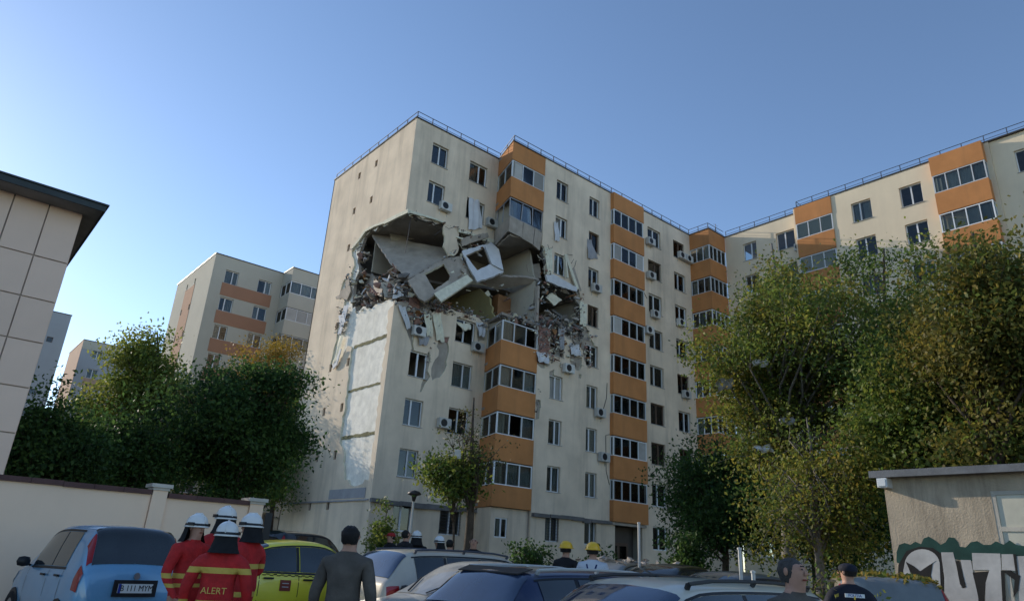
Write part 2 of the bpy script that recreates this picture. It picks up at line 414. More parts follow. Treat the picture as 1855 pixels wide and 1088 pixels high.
def balcony(parent, pts, z0, z1, zt, counts, mat='orange', frame='upvc', label=None, shut=(), broken=False, inset=.04):
    """enclosed balcony: solid parapet z0..z1 along pts, glazing up to zt"""
    mb = MB(); band(mb, pts, z0, z1, .13); par = mb.build('balcony', mat, parent)
    if label: par['label'] = label
    if not counts: return par
    ip = offset(pts, inset); fb = MB(); t = .05
    ob = [Vector((p.x, p.y)) for p in ip]
    band(fb, [tuple(p) for p in ob], z1+.002, z1+.06, .07); band(fb, [tuple(p) for p in ob], zt-.06, zt-.002, .07)
    for s, c in enumerate(counts):
        a, b = ob[s], ob[s+1]; d = (b-a); u = d.normalized(); inn = Vector((-u.y, u.x))
        for i in range(c+1):
            p = a+d*(i/c)
            off = u*(t*.55 if i == 0 else -t*.55 if i == c else 0)
            q = p+off+inn*.035
            fb.obox((q.x, q.y, (z1+zt)/2), (u.x*t*.55, u.y*t*.55, 0), (inn.x*.034, inn.y*.034, 0), (0, 0, (zt-z1)/2-.058))
    fr = fb.build('glazing_frame', frame, par)
    idx = 0
    for s, c in enumerate(counts):
        a, b = ob[s], ob[s+1]; d = (b-a); u = d.normalized(); inn = Vector((-u.y, u.x))
        for i in range(c):
            idx += 1
            if broken and rng.random() < .4: continue
            p = a+d*(i/c)+u*.04+inn*.04; q = a+d*((i+1)/c)-u*.04+inn*.04
            m2 = 'glass' if idx not in shut else 'curtain'
            pb = MB(); pb.prism([(p.x, p.y, z1+.055), (q.x, q.y, z1+.055), (q.x, q.y, zt-.055), (p.x, p.y, zt-.055)], (inn.x*.012, inn.y*.012, 0))
            pb.build('pane', m2, par)
            if rng.random() < .6:
                cb = MB(); k = 8
                vs = [tuple(p.lerp(q, j/k)+inn*(.15+.02*math.sin(j*2.3)))+(z,) for j in range(k+1) for z in (zt-.05, z1+.1)]
                cb.add(vs, [(2*j, 2*j+1, 2*j+3, 2*j+2) for j in range(k)]); cb.build('curtain', 'curtain', par)
    return par
PM = None
def railing(parent, path, z, h=.5, step=1.2):
    global PM
    if PM is None:
        mb = MB(); mb.box((-.022, -.022, 0), (.022, .022, 1)); PM = mb.mesh('railing_post', 'rail_metal')
    mb = MB(); ip = offset(path, .12)
    for zz, r in ((z+h, .024), (z+h*.42, .017)):
        for a, b in zip(ip[:-1], ip[1:]): mb.tube([(a.x, a.y, zz), (b.x, b.y, zz)], r, 5)
    r = mb.build('roof_railing', 'rail_metal', parent)
    for a, b in zip(ip[:-1], ip[1:]):
        k = max(1, round((b-a).length/step))
        for i in range(k):
            p = a.lerp(b, i/k); inst('railing_post', PM, r, Matrix.Translation((p.x, p.y, z))@Matrix.Diagonal((1, 1, h+rng.uniform(-.02, .02), 1)))
def flashing(parent, path, z):
    mb = MB(); o = offset(path, -.05); band(mb, [tuple(p) for p in o], z+.002, z+.085, .3); mb.build('roof_flashing', 'flashing', parent)

X_, Y_, Z_ = Vector((1, 0, 0)), Vector((0, 1, 0)), Vector((0, 0, 1))
# ================================================================ damaged block
blk = thing('apartment_block', 'cream and orange apartment block with its middle storeys blown open at the corner', 'apartment building')
D1 = 2.35; G0 = -.2
colA, colB = (1.37, 2.57), (4.30, 5.75)
colC, colD, colE, colF = (9.87, 10.95), (13.05, 14.08), (19.42, 20.97), (22.56, 24.0)
# --- gable: raw white panel wall behind, insulation and plaster layer in front
gable_hole = [(-.3, 20.22), (.8, 20.2), (2.5, 20.4), (4.3, 20.62), (4.95, 20.45), (5.7, 19.9), (6.35, 19.65), (5.65, 18.5), (5.9, 17.65), (6.9, 17.75), (7.15, 16.95), (6.3, 16.2),
              (6.25, 15.2), (6.7, 14.5), (6.62, 13.7), (6.95, 11.95), (6.3, 11.8), (5.5, 12.4), (5.0, 13.0), (4.4, 12.75), (4.3, 10.2), (4.28, 7.4), (3.5, 6.4), (3.1, 5.1), (2.0, 4.7), (.45, 4.95), (.42, 7.4), (.5, 10.2), (.42, 12.6), (.6, 14.2), (-.3, 14.7)]
core_hole = [(-.3, 20.3), (5.0, 20.3), (5.5, 19.2), (5.1, 17.9), (5.5, 16.8), (5.3, 15.5), (4.3, 15.1), (2.4, 15.05), (.5, 14.85), (-.3, 14.6)]
gw = []
for k in range(9):
    for y in (4.62, 6.88):
        z = 3.55+2.71*k
        if not (y < 5.6 and 13 < z < 20.4) and not inside((y, z+.25), gable_hole): gw.append((y, z))
gholes = [rect(y-.17, z, y+.17, z+.5) for y, z in gw]
mb = MB(); sheet(mb, (0, 0, 0), -Y_*-1, Z_, (.11, 0, 0), rect(.12, G0, 10.9, ZR), gholes, [jag(gable_hole, .13, .3, 3)], 0, 1)
mb.build('gable_plaster', ['plaster', 'foam'], blk)
mb = MB(); sheet(mb, (.112, 0, 0), Y_, Z_, (.2, 0, 0), rect(.12, G0, 10.78, ZR-.05), gholes, [jag(core_hole, .22, .35, 4)], 0, 1)
mb.build('gable_wall', ['raw_white', 'concrete'], blk)
for y, z in gw:
    window(blk, (0, y+.17, z), -Y_, -X_, .34, .5, (), 'brown_frame', .1, .0, False)
for z, hh, a, b in ((7.32, .2, .48, 4.25), (10.02, .16, .52, 4.25), (12.68, .2, .48, 4.3)):
    pts = jag([(a, z), (b, z+.02), (b, z+hh), (a, z+hh-.02)], .035, .22, int(z)); mb = MB(); sheet(mb, (.085, 0, 0), Y_, Z_, (.03, 0, 0), pts); mb.build('panel_joint', 'seam', blk)
mb = MB(); pts = jag(rect(4.35, .4, 10.5, 3.2), .05, .5, 2)
# --- facade, first bay
f1_hole = [(-.3, 20.25), (.9, 20.3), (2.82, 20.5), (2.86, 18.95), (3.3, 18.5), (3.95, 18.95), (3.86, 20.35), (5.2, 20.5), (6.9, 20.7), (6.9, 15.0), (6.2, 15.05), (5.9, 15.25), (4.2, 15.15), (4.1, 15.2), (2.65, 14.75), (2.45, 14.5), (2.5, 13.4), (1.9, 13.0), (1.35, 13.1), (1.1, 14.15), (.85, 14.05), (.1, 14.7), (-.3, 14.7)]
f1_core = [(-.3, 20.3), (2.9, 20.45), (3.0, 19.0), (3.8, 19.0), (3.8, 20.4), (6.9, 20.6), (6.9, 15.2), (4.2, 15.0), (2.9, 14.9), (2.6, 14.7), (1.2, 14.85), (-.3, 14.9)]
def winrows(col, rows): return [rect(col[0], sill(k), col[1], sill(k)+WH) for k in rows]
rA, rB = (0, 1, 2, 3, 7, 8), (0, 1, 2, 3, 4, 7, 8)
holes1 = winrows(colA, rA)+winrows(colB, rB)+[rect(1.4, 13.42, 2.5, 14.6)]
crack = [(2.62, 12.3), (2.75, 11.9), (2.62, 11.2), (2.85, 10.9), (2.55, 10.45), (2.35, 9.95), (2.25, 9.9), (2.3, 10.4), (2.5, 10.9), (2.42, 11.3), (2.5, 12.2)]
peel1 = [(3.0, 13.3), (3.9, 13.5), (3.95, 12.6), (3.8, 11.5), (3.5, 11.0), (3.0, 10.7), (2.85, 11.4), (3.25, 12.2)]
peel2 = [(.75, 14.3), (1.25, 14.3), (1.4, 13.2), (1.6, 12.2), (1.45, 12.0), (1.1, 12.9), (.7, 13.6)]
peel3 = [(5.85, 14.9), (6.6, 14.9), (6.55, 13.9), (6.0, 13.7)]
mb = MB(); sheet(mb, (0, 0, 0), X_, Z_, (0, .11, 0), rect(0, G0, 6.66, ZR), holes1, [jag(f1_hole, .12, .3, 5), crack, jag(peel1, .1, .25, 6), jag(peel2, .08, .25, 8), jag(peel3, .08, .25, 9)], 0, 1)
mb.build('facade_plaster', ['plaster', 'foam'], blk)
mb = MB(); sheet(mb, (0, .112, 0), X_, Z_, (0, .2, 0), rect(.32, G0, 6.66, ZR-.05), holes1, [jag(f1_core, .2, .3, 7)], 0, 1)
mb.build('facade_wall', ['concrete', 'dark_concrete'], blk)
# red masonry patches that the blast laid bare
for x0, z0, x1, z1, s in ((2.72, 13.15, 4.1, 15.0, 1), (.95, 14.1, 1.7, 15.3, 2), (8.85, 12.7, 9.85, 15.0, 3)):
    pts = jag(rect(x0, z0, x1, z1), .12, .3, s)
    Yp = .06 if x0 < 8 else -D1+.05
    mb = MB(); sheet(mb, (0, Yp, 0), X_, Z_, (0, .045, 0), pts); mb.build('masonry_patch', 'brick_red', blk)
SP = [(.5,), (.46,), (.4,), (.58,), (.5,)]
for col, rows in ((colA, rA), (colB, rB)):
    for k in rows:
        window(blk, (col[0], 0, sill(k)), X_, -Y_, col[1]-col[0], WH, SP[(k*3+int(col[0])) % 5], 'upvc', .16, .3 if col is colB else 0, k not in (0,), broken=(k in (4, 7)) or (k == 3 and col is colA), bars=(k == 0 and col is colB))
window(blk, (1.4, 0, 13.42), X_, -Y_, 1.1, 1.18, (.5,), 'upvc', .16, .3, False, broken=True)
# --- facade, second bay (in the plane of the balcony fronts)
f2_hole = [(8.6, 20.4), (8.95, 20.3), (9.25, 19.3), (9.1, 18.5), (9.9, 18.3), (10.3, 18.1), (11.3, 18.05), (11.95, 18.2), (11.2, 19.6), (11.35, 19.7), (12.2, 18.5), (12.35, 17.5), (12.45, 16.6), (12.95, 15.9), (13.75, 14.9), (13.4, 13.5), (13.0, 13.35), (12.5, 14.4), (11.6, 14.7), (10.9, 14.9), (10.6, 13.6), (9.9, 13.5), (9.4, 12.4), (8.8, 12.5), (8.6, 12.5)]
f2_core = [(8.6, 20.4), (9.0, 20.2), (9.5, 18.3), (11.8, 18.0), (12.2, 17.4), (12.4, 16.4), (12.8, 15.8), (12.6, 15.2), (11.5, 15.0), (10.9, 15.0), (9.8, 14.6), (8.6, 15.0)]
rC, rD, rE, rF = (0, 1, 2, 3, 4, 6, 7, 8), tuple(range(9)), tuple(range(9)), tuple(range(1, 9))
holes2 = winrows(colC, rC)+winrows(colD, rD)+winrows(colE, rE)+winrows(colF, rF)+[rect(15.75, .45, 18.35, 3.85)]
scuffs = [jag([(9.8, 12.3), (10.2, 12.5), (10.3, 11.4), (10.0, 10.9)], .1, .25, 21), jag([(11.5, 13.9), (12.6, 13.8), (12.4, 12.9), (11.6, 13.1)], .12, .25, 22), jag([(8.8, 10.4), (9.15, 10.4), (9.1, 9.3), (8.8, 9.2)], .06, .2, 23), jag([(12.2, 16.9), (12.9, 17.2), (12.9, 16.0)], .1, .25, 24), jag([(12.3, 12.65), (12.55, 12.7), (12.5, 12.4), (12.3, 12.4)], .04, .1, 25)]
mb = MB(); sheet(mb, (0, -D1, 0), X_, Z_, (0, .11, 0), rect(8.76, G0, 24.74, ZR), holes2, [jag(f2_hole, .13, .28, 31)]+scuffs, 0, 1)
mb.build('facade_plaster', ['plaster', 'foam'], blk)
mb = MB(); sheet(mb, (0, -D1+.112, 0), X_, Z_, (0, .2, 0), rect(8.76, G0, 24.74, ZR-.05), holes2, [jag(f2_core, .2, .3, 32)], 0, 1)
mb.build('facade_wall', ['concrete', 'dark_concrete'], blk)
for col, rows in ((colC, rC), (colD, rD), (colE, rE), (colF, rF)):
    for k in rows:
        brk = (col is colC and k in (4, 6, 7, 3)) or (col is colD and k in (4,))
        window(blk, (col[0], -D1, sill(k)), X_, -Y_, col[1]-col[0], WH, SP[(k*2+int(col[0])) % 5], 'upvc' if rng.random() < .85 else 'brown_frame', .16, .5, k > 0, broken=brk, bars=(k == 0 and col is colC))
# --- first balcony stack: canted side, floors 5 and 6 torn off
b1 = [(6.64, 0), (5.9, -D1), (8.75, -D1)]
mb = MB(); band(mb, b1, sill(8)+1.24, ZR, .13); mb.build('balcony_fascia', 'orange', blk)
for k in range(1, 9):
    if k in (5, 6): continue
    m2 = 'concrete' if k == 7 else 'orange'
    if k == 7: continue
    balcony(blk, b1, sill(k)-1.42 if k > 1 else 4.15, sill(k), sill(k)+1.23, (2, 3), 'orange', 'upvc', None, (3, 5) if k == 8 else (), broken=k in (4, 2))
# floor 7: cladding gone, bare concrete parapet leaning in three cracked pieces
b7 = MB(); z1 = sill(7)-.12
b7.prism([(6.62, -.08, z1-1.15), (5.95, -D1+.05, z1-1.0), (5.95, -D1+.05, z1-.05), (6.62, -.08, z1)], (.1, .05, 0))
p7 = b7.build('balcony', 'concrete', blk); p7['label'] = 'bare grey cracked balcony parapet without its orange cladding'
for a, b, dz, t in ((5.97, 7.05, 0, 0), (7.1, 8.05, -.05, .06), (8.1, 8.72, -.16, .1)):
    q = MB(); q.prism([(a, -D1+t, z1-1.05+dz), (b, -D1+t*1.6, z1-1.1+dz*1.6), (b, -D1-.02, z1-.05+dz), (a, -D1-.02, z1+dz*.3)], (0, .1, 0)); q.build('parapet_slab', 'concrete', p7)
fb = MB(); z0 = z1+.05; zt = sill(7)+1.2
for x, y in ((6.55, -.3), (6.25, -1.3), (5.98, -D1+.06), (6.95, -D1+.08), (7.9, -D1+.06), (8.68, -D1+.08)):
    fb.bar((x, y, z0), (x+rng.uniform(-.12, .12), y, zt), .05, .05)
fb.bar((6.6, -.15, zt), (5.98, -D1+.06, zt), .05, .05); fb.bar((5.98, -D1+.06, zt), (8.7, -D1+.06, zt), .05, .05); fb.bar((5.98, -D1+.06, z0+.02), (8.7, -D1+.06, z0-.1), .05, .05)
fb.build('glazing_frame', 'cloth_grey', p7)
for x0, x1, tl in ((6.05, 6.9, .05), (7.0, 7.8, -.1), (8.0, 8.6, .2)):
    q = MB(); q.prism([(x0, -D1+.1, z0+.05), (x1, -D1+.1, z0), (x1+tl, -D1+.12, zt-.05), (x0+tl*.4, -D1+.12, zt-.05)], (0, .012, 0)); q.build('pane', 'glass', p7)
for x, w2, m2 in ((7.55, .32, 'cloth_white'), (6.35, .3, 'cloth_grey'), (8.2, .3, 'cloth_grey')):
    q = MB(); k = 8; q.add([(x+w2*i/k+(.1*j if j else 0), -D1+.25+.04*math.sin(i*1.9), zt-.1-j*.95) for i in range(k+1) for j in (0, 1)], [(2*i, 2*i+1, 2*i+3, 2*i+2) for i in range(k)]); q.build('curtain', m2, p7)
# --- second balcony stack: flat orange panels with four-pane windows
b2 = [(15.25, -D1+.02), (15.25, -D1-.32), (18.6, -D1-.32), (18.6, -D1+.02)]
mb = MB(); band(mb, b2, sill(8)+1.24, ZR, .13); mb.build('balcony_fascia', 'orange', blk)
for k in range(1, 9):
    balcony(blk, b2, sill(k)-1.42 if k > 1 else 4.05, sill(k), sill(k)+1.23, (1, 4, 1), 'orange', 'upvc', None, {8: (), 7: (2, 5), 5: (2,), 2: (5,)}.get(k, ()))
mb = MB(); mb.box((15.3, -D1-.2, 3.86), (18.55, -D1+.3, 4.0)); mb.build('entrance_ceiling', 'concrete', blk)
door = MB(); door.box((16.2, -D1+.9, .4), (18.0, -D1+.96, 2.9)); dr = door.build('entrance_door', 'brown_frame', blk)
mb = MB(); mb.box((16.35, -D1+.88, 1.3), (17.0, -D1+.895, 2.7)); mb.box((17.2, -D1+.88, 1.3), (17.85, -D1+.895, 2.7)); mb.build('door_pane', 'glass', dr)
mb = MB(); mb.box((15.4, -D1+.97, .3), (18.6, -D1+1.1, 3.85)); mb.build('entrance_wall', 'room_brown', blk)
# --- third balcony stack by the inner corner
b3 = [(24.73, -D1), (24.73, -4.16), (26.99, -4.16)]
mb = MB(); band(mb, b3, sill(8)+1.24, ZR, .13); mb.build('balcony_fascia', 'orange', blk)
for k in range(1, 9): balcony(blk, b3, sill(k)-1.42 if k > 1 else 4.15, sill(k), sill(k)+1.23, (3, 4), 'orange', 'upvc', None, ())
mb = MB(); band(mb, [(24.83, -D1), (24.83, -4.05), (26.99, -4.05)], G0, 4.13, .13); mb.build('ground_floor_wall', 'plaster', blk)
# ground floor under the first balcony, with one small window
bg1 = [(6.66, .02), (6.12, -D1+.25), (8.76, -D1+.25)]
mb = MB(); band(mb, bg1, G0, 2.6, .14); band(mb, bg1, 3.62, 4.13, .14)
band(mb, [bg1[0], bg1[1], (6.42, -D1+.25)], 2.602, 3.618, .14); band(mb, [(7.3, -D1+.25), bg1[2]], 2.602, 3.618, .14); mb.build('ground_floor_wall', 'plaster', blk)
window(blk, (6.42, -D1+.25, 2.6), X_, -Y_, .88, 1.02, (.5,), 'upvc', .05, 0, False)
# --- ledges over the ground floor, chipped
for a, b, y in ((-.05, 6.6, 0), (8.8, 15.2, -D1)):
    mb = MB(); x = a
    while x < b:
        L_ = rng.uniform(.5, 1.4); h = rng.uniform(.1, .2); e = min(x+L_, b)
        mb.box((x, y-rng.uniform(.16, .3), 3.98-h+rng.uniform(-.03, .03)), (e-.004, y-.002, 4.03+rng.uniform(0, .05))); x = e
    mb.build('ledge', 'dark_concrete', blk)
mb = MB(); mb.box((-.09, .2, 3.95), (-.002, 10.6, 4.03)); mb.box((-.03, .6, 4.1), (-.003, 4.6, 4.6)); mb.build('gable_ledge', 'cloth_grey', blk)
# --- slabs, spine wall and party walls
def slab(poly, z, seed=None, mat='slab'):
    mb = MB(); sheet(mb, (0, 0, z), X_, Y_, (0, 0, -.16), poly if seed is None else jag(poly, .15, .4, seed)); return mb.build('floor_slab', mat, blk)
for k in range(10):
    z = F0+FH*k
    if k == 9: z = ZR-.06
    A = [(.33, .33), (6.7, .33), (6.1, -D1+.35), (8.7, -D1+.35), (24.7, -D1+.35), (24.9, -3.9), (27, -3.9), (27, 10.5), (.33, 10.5)]
    if k == 6: A = jag([(.33, 5.0), (2.2, 4.6), (3.2, 3.2), (5.2, 2.6), (6.6, 1.2), (8.2, .2), (9.4, .9), (11.9, -.4), (12.4, -D1+.35)], .2, .4, 12, False)+[(24.7, -D1+.35), (24.9, -3.9), (27, -3.9), (27, 10.5), (.33, 10.5)]
    if k == 0: continue
    slab(A, z)
def wall(name, a, b, z0, z1, mat, th=.14):
    mb = MB(); a, b = Vector(a), Vector(b); u = (b-a).normalized(); n = Vector((-u.y, u.x))*th
    mb.prism([(a.x, a.y, z0), (b.x, b.y, z0), (b.x, b.y, z1), (a.x, a.y, z1)], (n.x, n.y, 0)); return mb.build(name, mat, blk)
wall('spine_wall', (.33, 4.6), (6.7, 4.6), 1.7, 15.0, 'room_beige'); wall('spine_wall', (.33, 4.6), (27, 4.6), 20.6, ZR-.3, 'room_beige')
wall('spine_wall', (6.7, 4.6), (27, 4.6), 1.7, 15.0, 'room_beige'); wall('spine_wall', (12.6, 4.6), (27, 4.6), 15.2, 20.4, 'room_beige')
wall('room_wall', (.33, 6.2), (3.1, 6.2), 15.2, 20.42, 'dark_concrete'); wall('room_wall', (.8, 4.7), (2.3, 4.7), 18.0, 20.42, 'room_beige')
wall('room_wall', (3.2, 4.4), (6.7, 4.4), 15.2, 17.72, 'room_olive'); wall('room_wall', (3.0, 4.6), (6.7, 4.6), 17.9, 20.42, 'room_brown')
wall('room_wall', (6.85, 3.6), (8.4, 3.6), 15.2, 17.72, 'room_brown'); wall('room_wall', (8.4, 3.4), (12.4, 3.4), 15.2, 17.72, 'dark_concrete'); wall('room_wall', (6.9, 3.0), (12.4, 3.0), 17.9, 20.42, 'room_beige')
for x in (3.0, 6.75, 12.5, 15.3, 18.7, 22, 24.6):
    y0 = .35 if x < 6.7 else -D1+.4
    for za, zb in ((1.7, 15.0), (20.6, ZR-.3)) if x < 12 else ((1.7, ZR-.3),):
        mb = MB(); mb.box((x-.07, y0, za), (x+.07, 4.58, zb)); mb.build('party_wall', 'room_beige', blk)
mb = MB(); sheet(mb, (6.68, 0, 0), Y_, Z_, (.14, 0, 0), jag([(-.6, 15.2), (4.3, 15.2), (4.3, 17.7), (1.2, 17.7), (.2, 16.9)], .1, .3, 14)); mb.build('party_wall', 'room_olive', blk)
mb = MB(); sheet(mb, (8.62, 0, 0), Y_, Z_, (.14, 0, 0), jag([(-1.9, 15.2), (3.3, 15.2), (3.3, 20.4), (-1.2, 20.4), (-1.9, 18.2)], .08, .3, 15)); mb.build('party_wall', 'room_beige', blk)
mb = MB(); mb.box((7.5, .2, 15.22), (8.55, .8, 17.3)); wd = mb.build('wardrobe', 'wood', blk)
mb = MB(); mb.box((0, 10.79, G0), (28, 10.9, ZR)); mb.box((27.2, -D1, G0), (27.4, 10.78, ZR)); mb.build('rear_wall', 'plaster', blk)
mb = MB(); mb.box((9, 5, ZR+.03), (13, 9, ZR+.4)); mb.build('roof_vent', 'concrete', blk)
# --- roof edge
path = [(0, 10.9), (0, 0), (6.66, 0), (5.9, -D1), (24.73, -D1), (24.73, -4.16), (27, -4.16)]
flashing(blk, path, ZR); railing(blk, path, ZR+.085)
for px, hh in ((1297, 1.5), (1330, .9)):
    p = onY(px, 420, -3.4); mb = MB(); mb.tube([(p.x, -3.4, ZR), (p.x, -3.4, ZR+hh)], .025, 5)
    for i in range(3): mb.tube([(p.x-.3+.05*i, -3.4, ZR+hh-.1-.22*i), (p.x+.3-.05*i, -3.4, ZR+hh-.1-.22*i)], .01, 4)
    mb.build('aerial', 'rail_metal', blk)
# --- outdoor units
for x, z in ((2.2, 21.15), (5.85, 21.4), (1.25, 12.9), (5.45, 12.95), (3.5, 8.1)): ac_unit(blk, (x, 0, z), X_, -Y_)
for x, z in ((13.25, 18.45), (13.7, 10.15), (14.1, 7.45), (19.1, 23.95), (19.1, 21.2), (19.5, 18.3), (18.75, 16.9), (22.95, 24.1), (23.85, 24.1), (22.55, 18.45), (22.9, 13.05), (10.8, 12.4)): ac_unit(blk, (x, -D1, z), X_, -Y_)
# cables on the facade
for pts in ([(14.95, -D1-.02, 12.6), (14.9, -D1-.02, 11.6), (14.6, -D1-.02, 10.8)], [(15.2, -D1-.02, 9.3), (14.85, -D1-.02, 9.2), (14.9, -D1-.02, 7.0), (15.2, -D1-.02, 6.2)], [(18.75, -D1-.02, 20.2), (19.2, -D1-.02, 19.7)]):
    mb = MB(); mb.tube(pts, .02, 5); mb.build('cable', 'black_plastic', blk)

# ================================================================ debris in the hole
def KY(kx, ky, Y): return onY(*K(kx, ky), Y)
def KX(kx, ky, X): return onX(*K(kx, ky), X)
def hull_chunk(seed, n=11):
    rg = random.Random(seed); bm = bmesh.new()
    for _ in range(n):
        v = Vector((rg.gauss(0, 1), rg.gauss(0, 1), rg.gauss(0, 1))).normalized(); bm.verts.new((v.x*rg.uniform(.6, 1), v.y*rg.uniform(.6, 1), v.z*rg.uniform(.35, .8)))
    r = bmesh.ops.convex_hull(bm, input=bm.verts); bmesh.ops.delete(bm, geom=[g for g in r['geom_interior'] if isinstance(g, bmesh.types.BMVert)], context='VERTS')
    bm.verts.ensure_lookup_table(); bm.verts.index_update(); vs = [v.co.copy() for v in bm.verts]; fs = [tuple(v.index for v in f.verts) for f in bm.faces]; bm.free(); return vs, fs
CH = [hull_chunk(s) for s in range(14)]
def pile(name, spots, mats, label=None, seed=1, cat=None):
    """many broken pieces: spots = (centre, spread vector, count, size range)"""
    rg = random.Random(seed); mb = MB()
    for c, sp, n, (s0, s1) in spots:
        for _ in range(n):
            s = s0+(s1-s0)*rg.random()**2.2; vs, fs = CH[rg.randrange(len(CH))]
            Rm = Matrix.Rotation(rg.uniform(0, 6.3), 3, 'Z')@Matrix.Rotation(rg.uniform(-1, 1), 3, 'X'); p = Vector(c)+Vector((rg.gauss(0, sp[0]), rg.gauss(0, sp[1]), abs(rg.gauss(0, sp[2]))))
            sc = Vector((rg.uniform(.6, 1.6), rg.uniform(.6, 1.4), rg.uniform(.4, 1)))
            mb.add([p+Rm@Vector((v.x*sc.x, v.y*sc.y, v.z*sc.z))*s for v in vs], fs, rg.randrange(len(mats)))
    o = mb.build(name, mats); tag(o, label, cat, kind='stuff'); return o
pile('rubble', [((1.6, 1.6, 15.2), (.9, .7, .45), 170, (.05, .5)), ((.6, 3.2, 15.2), (.35, 1.0, .7), 130, (.05, .5)), ((1.0, .3, 14.9), (.6, .12, .25), 70, (.04, .25)), ((3.0, .25, 15.1), (.6, .12, .2), 50, (.04, .22))], ['rubble', 'concrete', 'brick_red', 'dark_concrete'], 'broken concrete and masonry heaped on the open corner floor', 5, 'rubble')
pile('rubble', [((10.4, -1.8, 15.1), (1.1, .3, .35), 190, (.05, .32)), ((11.8, -1.9, 14.9), (.6, .2, .5), 90, (.04, .3)), ((9.6, -1.2, 15.2), (.6, .7, .4), 80, (.05, .4)), ((7.4, -1.9, 14.9), (.8, .2, .15), 60, (.04, .2))], ['rubble', 'concrete', 'brick_red', 'dark_concrete', 'cloth_grey'], 'dark rubble spilling from the gutted rooms right of the orange balconies', 6, 'rubble')
pile('debris', [((10.0, -2.42, 14.2), (.9, .05, .5), 90, (.03, .16)), ((12.6, -2.42, 15.0), (.5, .05, .9), 70, (.03, .15)), ((9.3, -2.42, 12.9), (.35, .05, .8), 60, (.03, .14)), ((11.6, -2.42, 13.5), (.7, .04, .5), 50, (.02, .1)), ((9.2, -2.42, 17.0), (.15, .1, 1.2), 60, (.03, .16)), ((12.3, -2.4, 16.2), (.2, .1, .9), 60, (.03, .16)), ((8.8, -2.44, 9.6), (.12, .03, .7), 30, (.02, .1))], ['rubble', 'foam', 'dark_concrete', 'brick_red', 'cloth_grey'], 'scraps of plaster and insulation clinging round the right hand hole', 21, 'debris')
pile('debris', [((1.6, -.06, 13.9), (.6, .05, .5), 90, (.03, .17)), ((3.2, -.06, 14.8), (.9, .06, .2), 80, (.03, .16)), ((6.3, -.1, 14.6), (.25, .1, .4), 50, (.03, .18)), ((2.6, -.04, 11.6), (.12, .03, .6), 35, (.02, .1)), ((5.0, -.06, 15.2), (.6, .08, .15), 50, (.03, .14)), ((4.6, -.06, 20.4), (.9, .06, .12), 50, (.03, .13))], ['rubble', 'foam', 'dark_concrete', 'brick_red', 'cloth_grey'], 'scraps of plaster and insulation clinging under the open corner', 22, 'debris')
pile('debris', [((-.05, 6.4, 14.0), (.05, .3, 1.3), 80, (.03, .2)), ((-.04, 5.4, 19.3), (.05, .4, .5), 40, (.03, .16)), ((.15, 3.0, 15.0), (.1, 1.6, .12), 90, (.03, .2)), ((-.03, 6.0, 17.0), (.05, .35, .6), 60, (.03, .2))], ['rubble', 'foam', 'dark_concrete', 'cloth_grey'], 'scraps of insulation along the torn left edge of the gable', 23, 'debris')
def solid_from(name, pts, vec, mat, label, cat, group=None, hole=None, edge=None, rough=.035):
    """plate through traced corner points, given thickness"""
    mb = MB()
    p = [Vector(q) for q in pts]; c = sum(p, Vector())/len(p); U = (p[1]-p[0]).normalized(); n = Vector((0, 0, 0))
    for i in range(len(p)): n += (p[i]-c).cross(p[(i+1) % len(p)]-c)
    n.normalize(); U = (U-n*U.dot(n)).normalized(); V = n.cross(U); f = lambda q: ((q-c).dot(U), (q-c).dot(V))
    sheet(mb, c, U, V, vec, jag([f(q) for q in p], rough, .16, len(p)+int(abs(p[0].x*10))), (), [jag([f(Vector(q)) for q in hole], rough*.5, .2, 5)] if hole else [], 0, 1)
    o = mb.build(name, [mat, edge or mat]); return tag(o, label, cat, group)
def shards(label, zones, seed, mats=('concrete', 'dark_concrete', 'foam', 'brick_red', 'room_beige', 'cloth_white', 'wood')):
    rg = random.Random(seed); mb = MB()
    for lo, hi, n, (s0, s1) in zones:
        for _ in range(n):
            p = Vector([rg.uniform(l, h) for l, h in zip(lo, hi)]); s = rg.uniform(s0, s1); q = Matrix.Rotation(rg.uniform(0, 6.3), 3, 'Z')@Matrix.Rotation(rg.gauss(0, .7), 3, 'X')@Matrix.Rotation(rg.gauss(0, .7), 3, 'Y')
            k = rg.randint(4, 6); th = rg.uniform(.02, .09); an = sorted(rg.uniform(0, 6.28) for _ in range(k)); ar = rg.choice((.25, .5, .9))
            mb.prism([p+q@Vector((math.cos(t)*s, math.sin(t)*s*ar, 0)) for t in an], q@Vector((0, 0, th)), rg.choice((0, 0, 1, 1, 2, 3, 4, 5, 6)))
    tag(mb.build('debris', list(mats)), label, 'debris', kind='stuff')
shards('broken boards and plates jammed in the open corner', [((.2, -.1, 15.1), (3.0, 1.0, 16.0), 70, (.08, .4)), ((.2, .8, 15.3), (1.0, 5.2, 17.2), 60, (.1, .5)), ((.1, 4.6, 15.5), (.5, 5.6, 19.4), 40, (.1, .4)), ((3.0, -.2, 14.9), (6.4, .6, 15.5), 60, (.06, .3)), ((.3, .1, 20.15), (2.8, .5, 20.4), 20, (.05, .2)), ((3.8, -.2, 19.4), (6.6, .6, 20.4), 40, (.06, .35)), ((2.6, -.9, 16.6), (4.6, -.1, 18.8), 24, (.05, .22)), ((1.2, -.12, 13.1), (2.6, .1, 14.8), 40, (.05, .3)), ((4.8, -1.2, 16.9), (8.4, .8, 17.4), 12, (.08, .3))], 41)
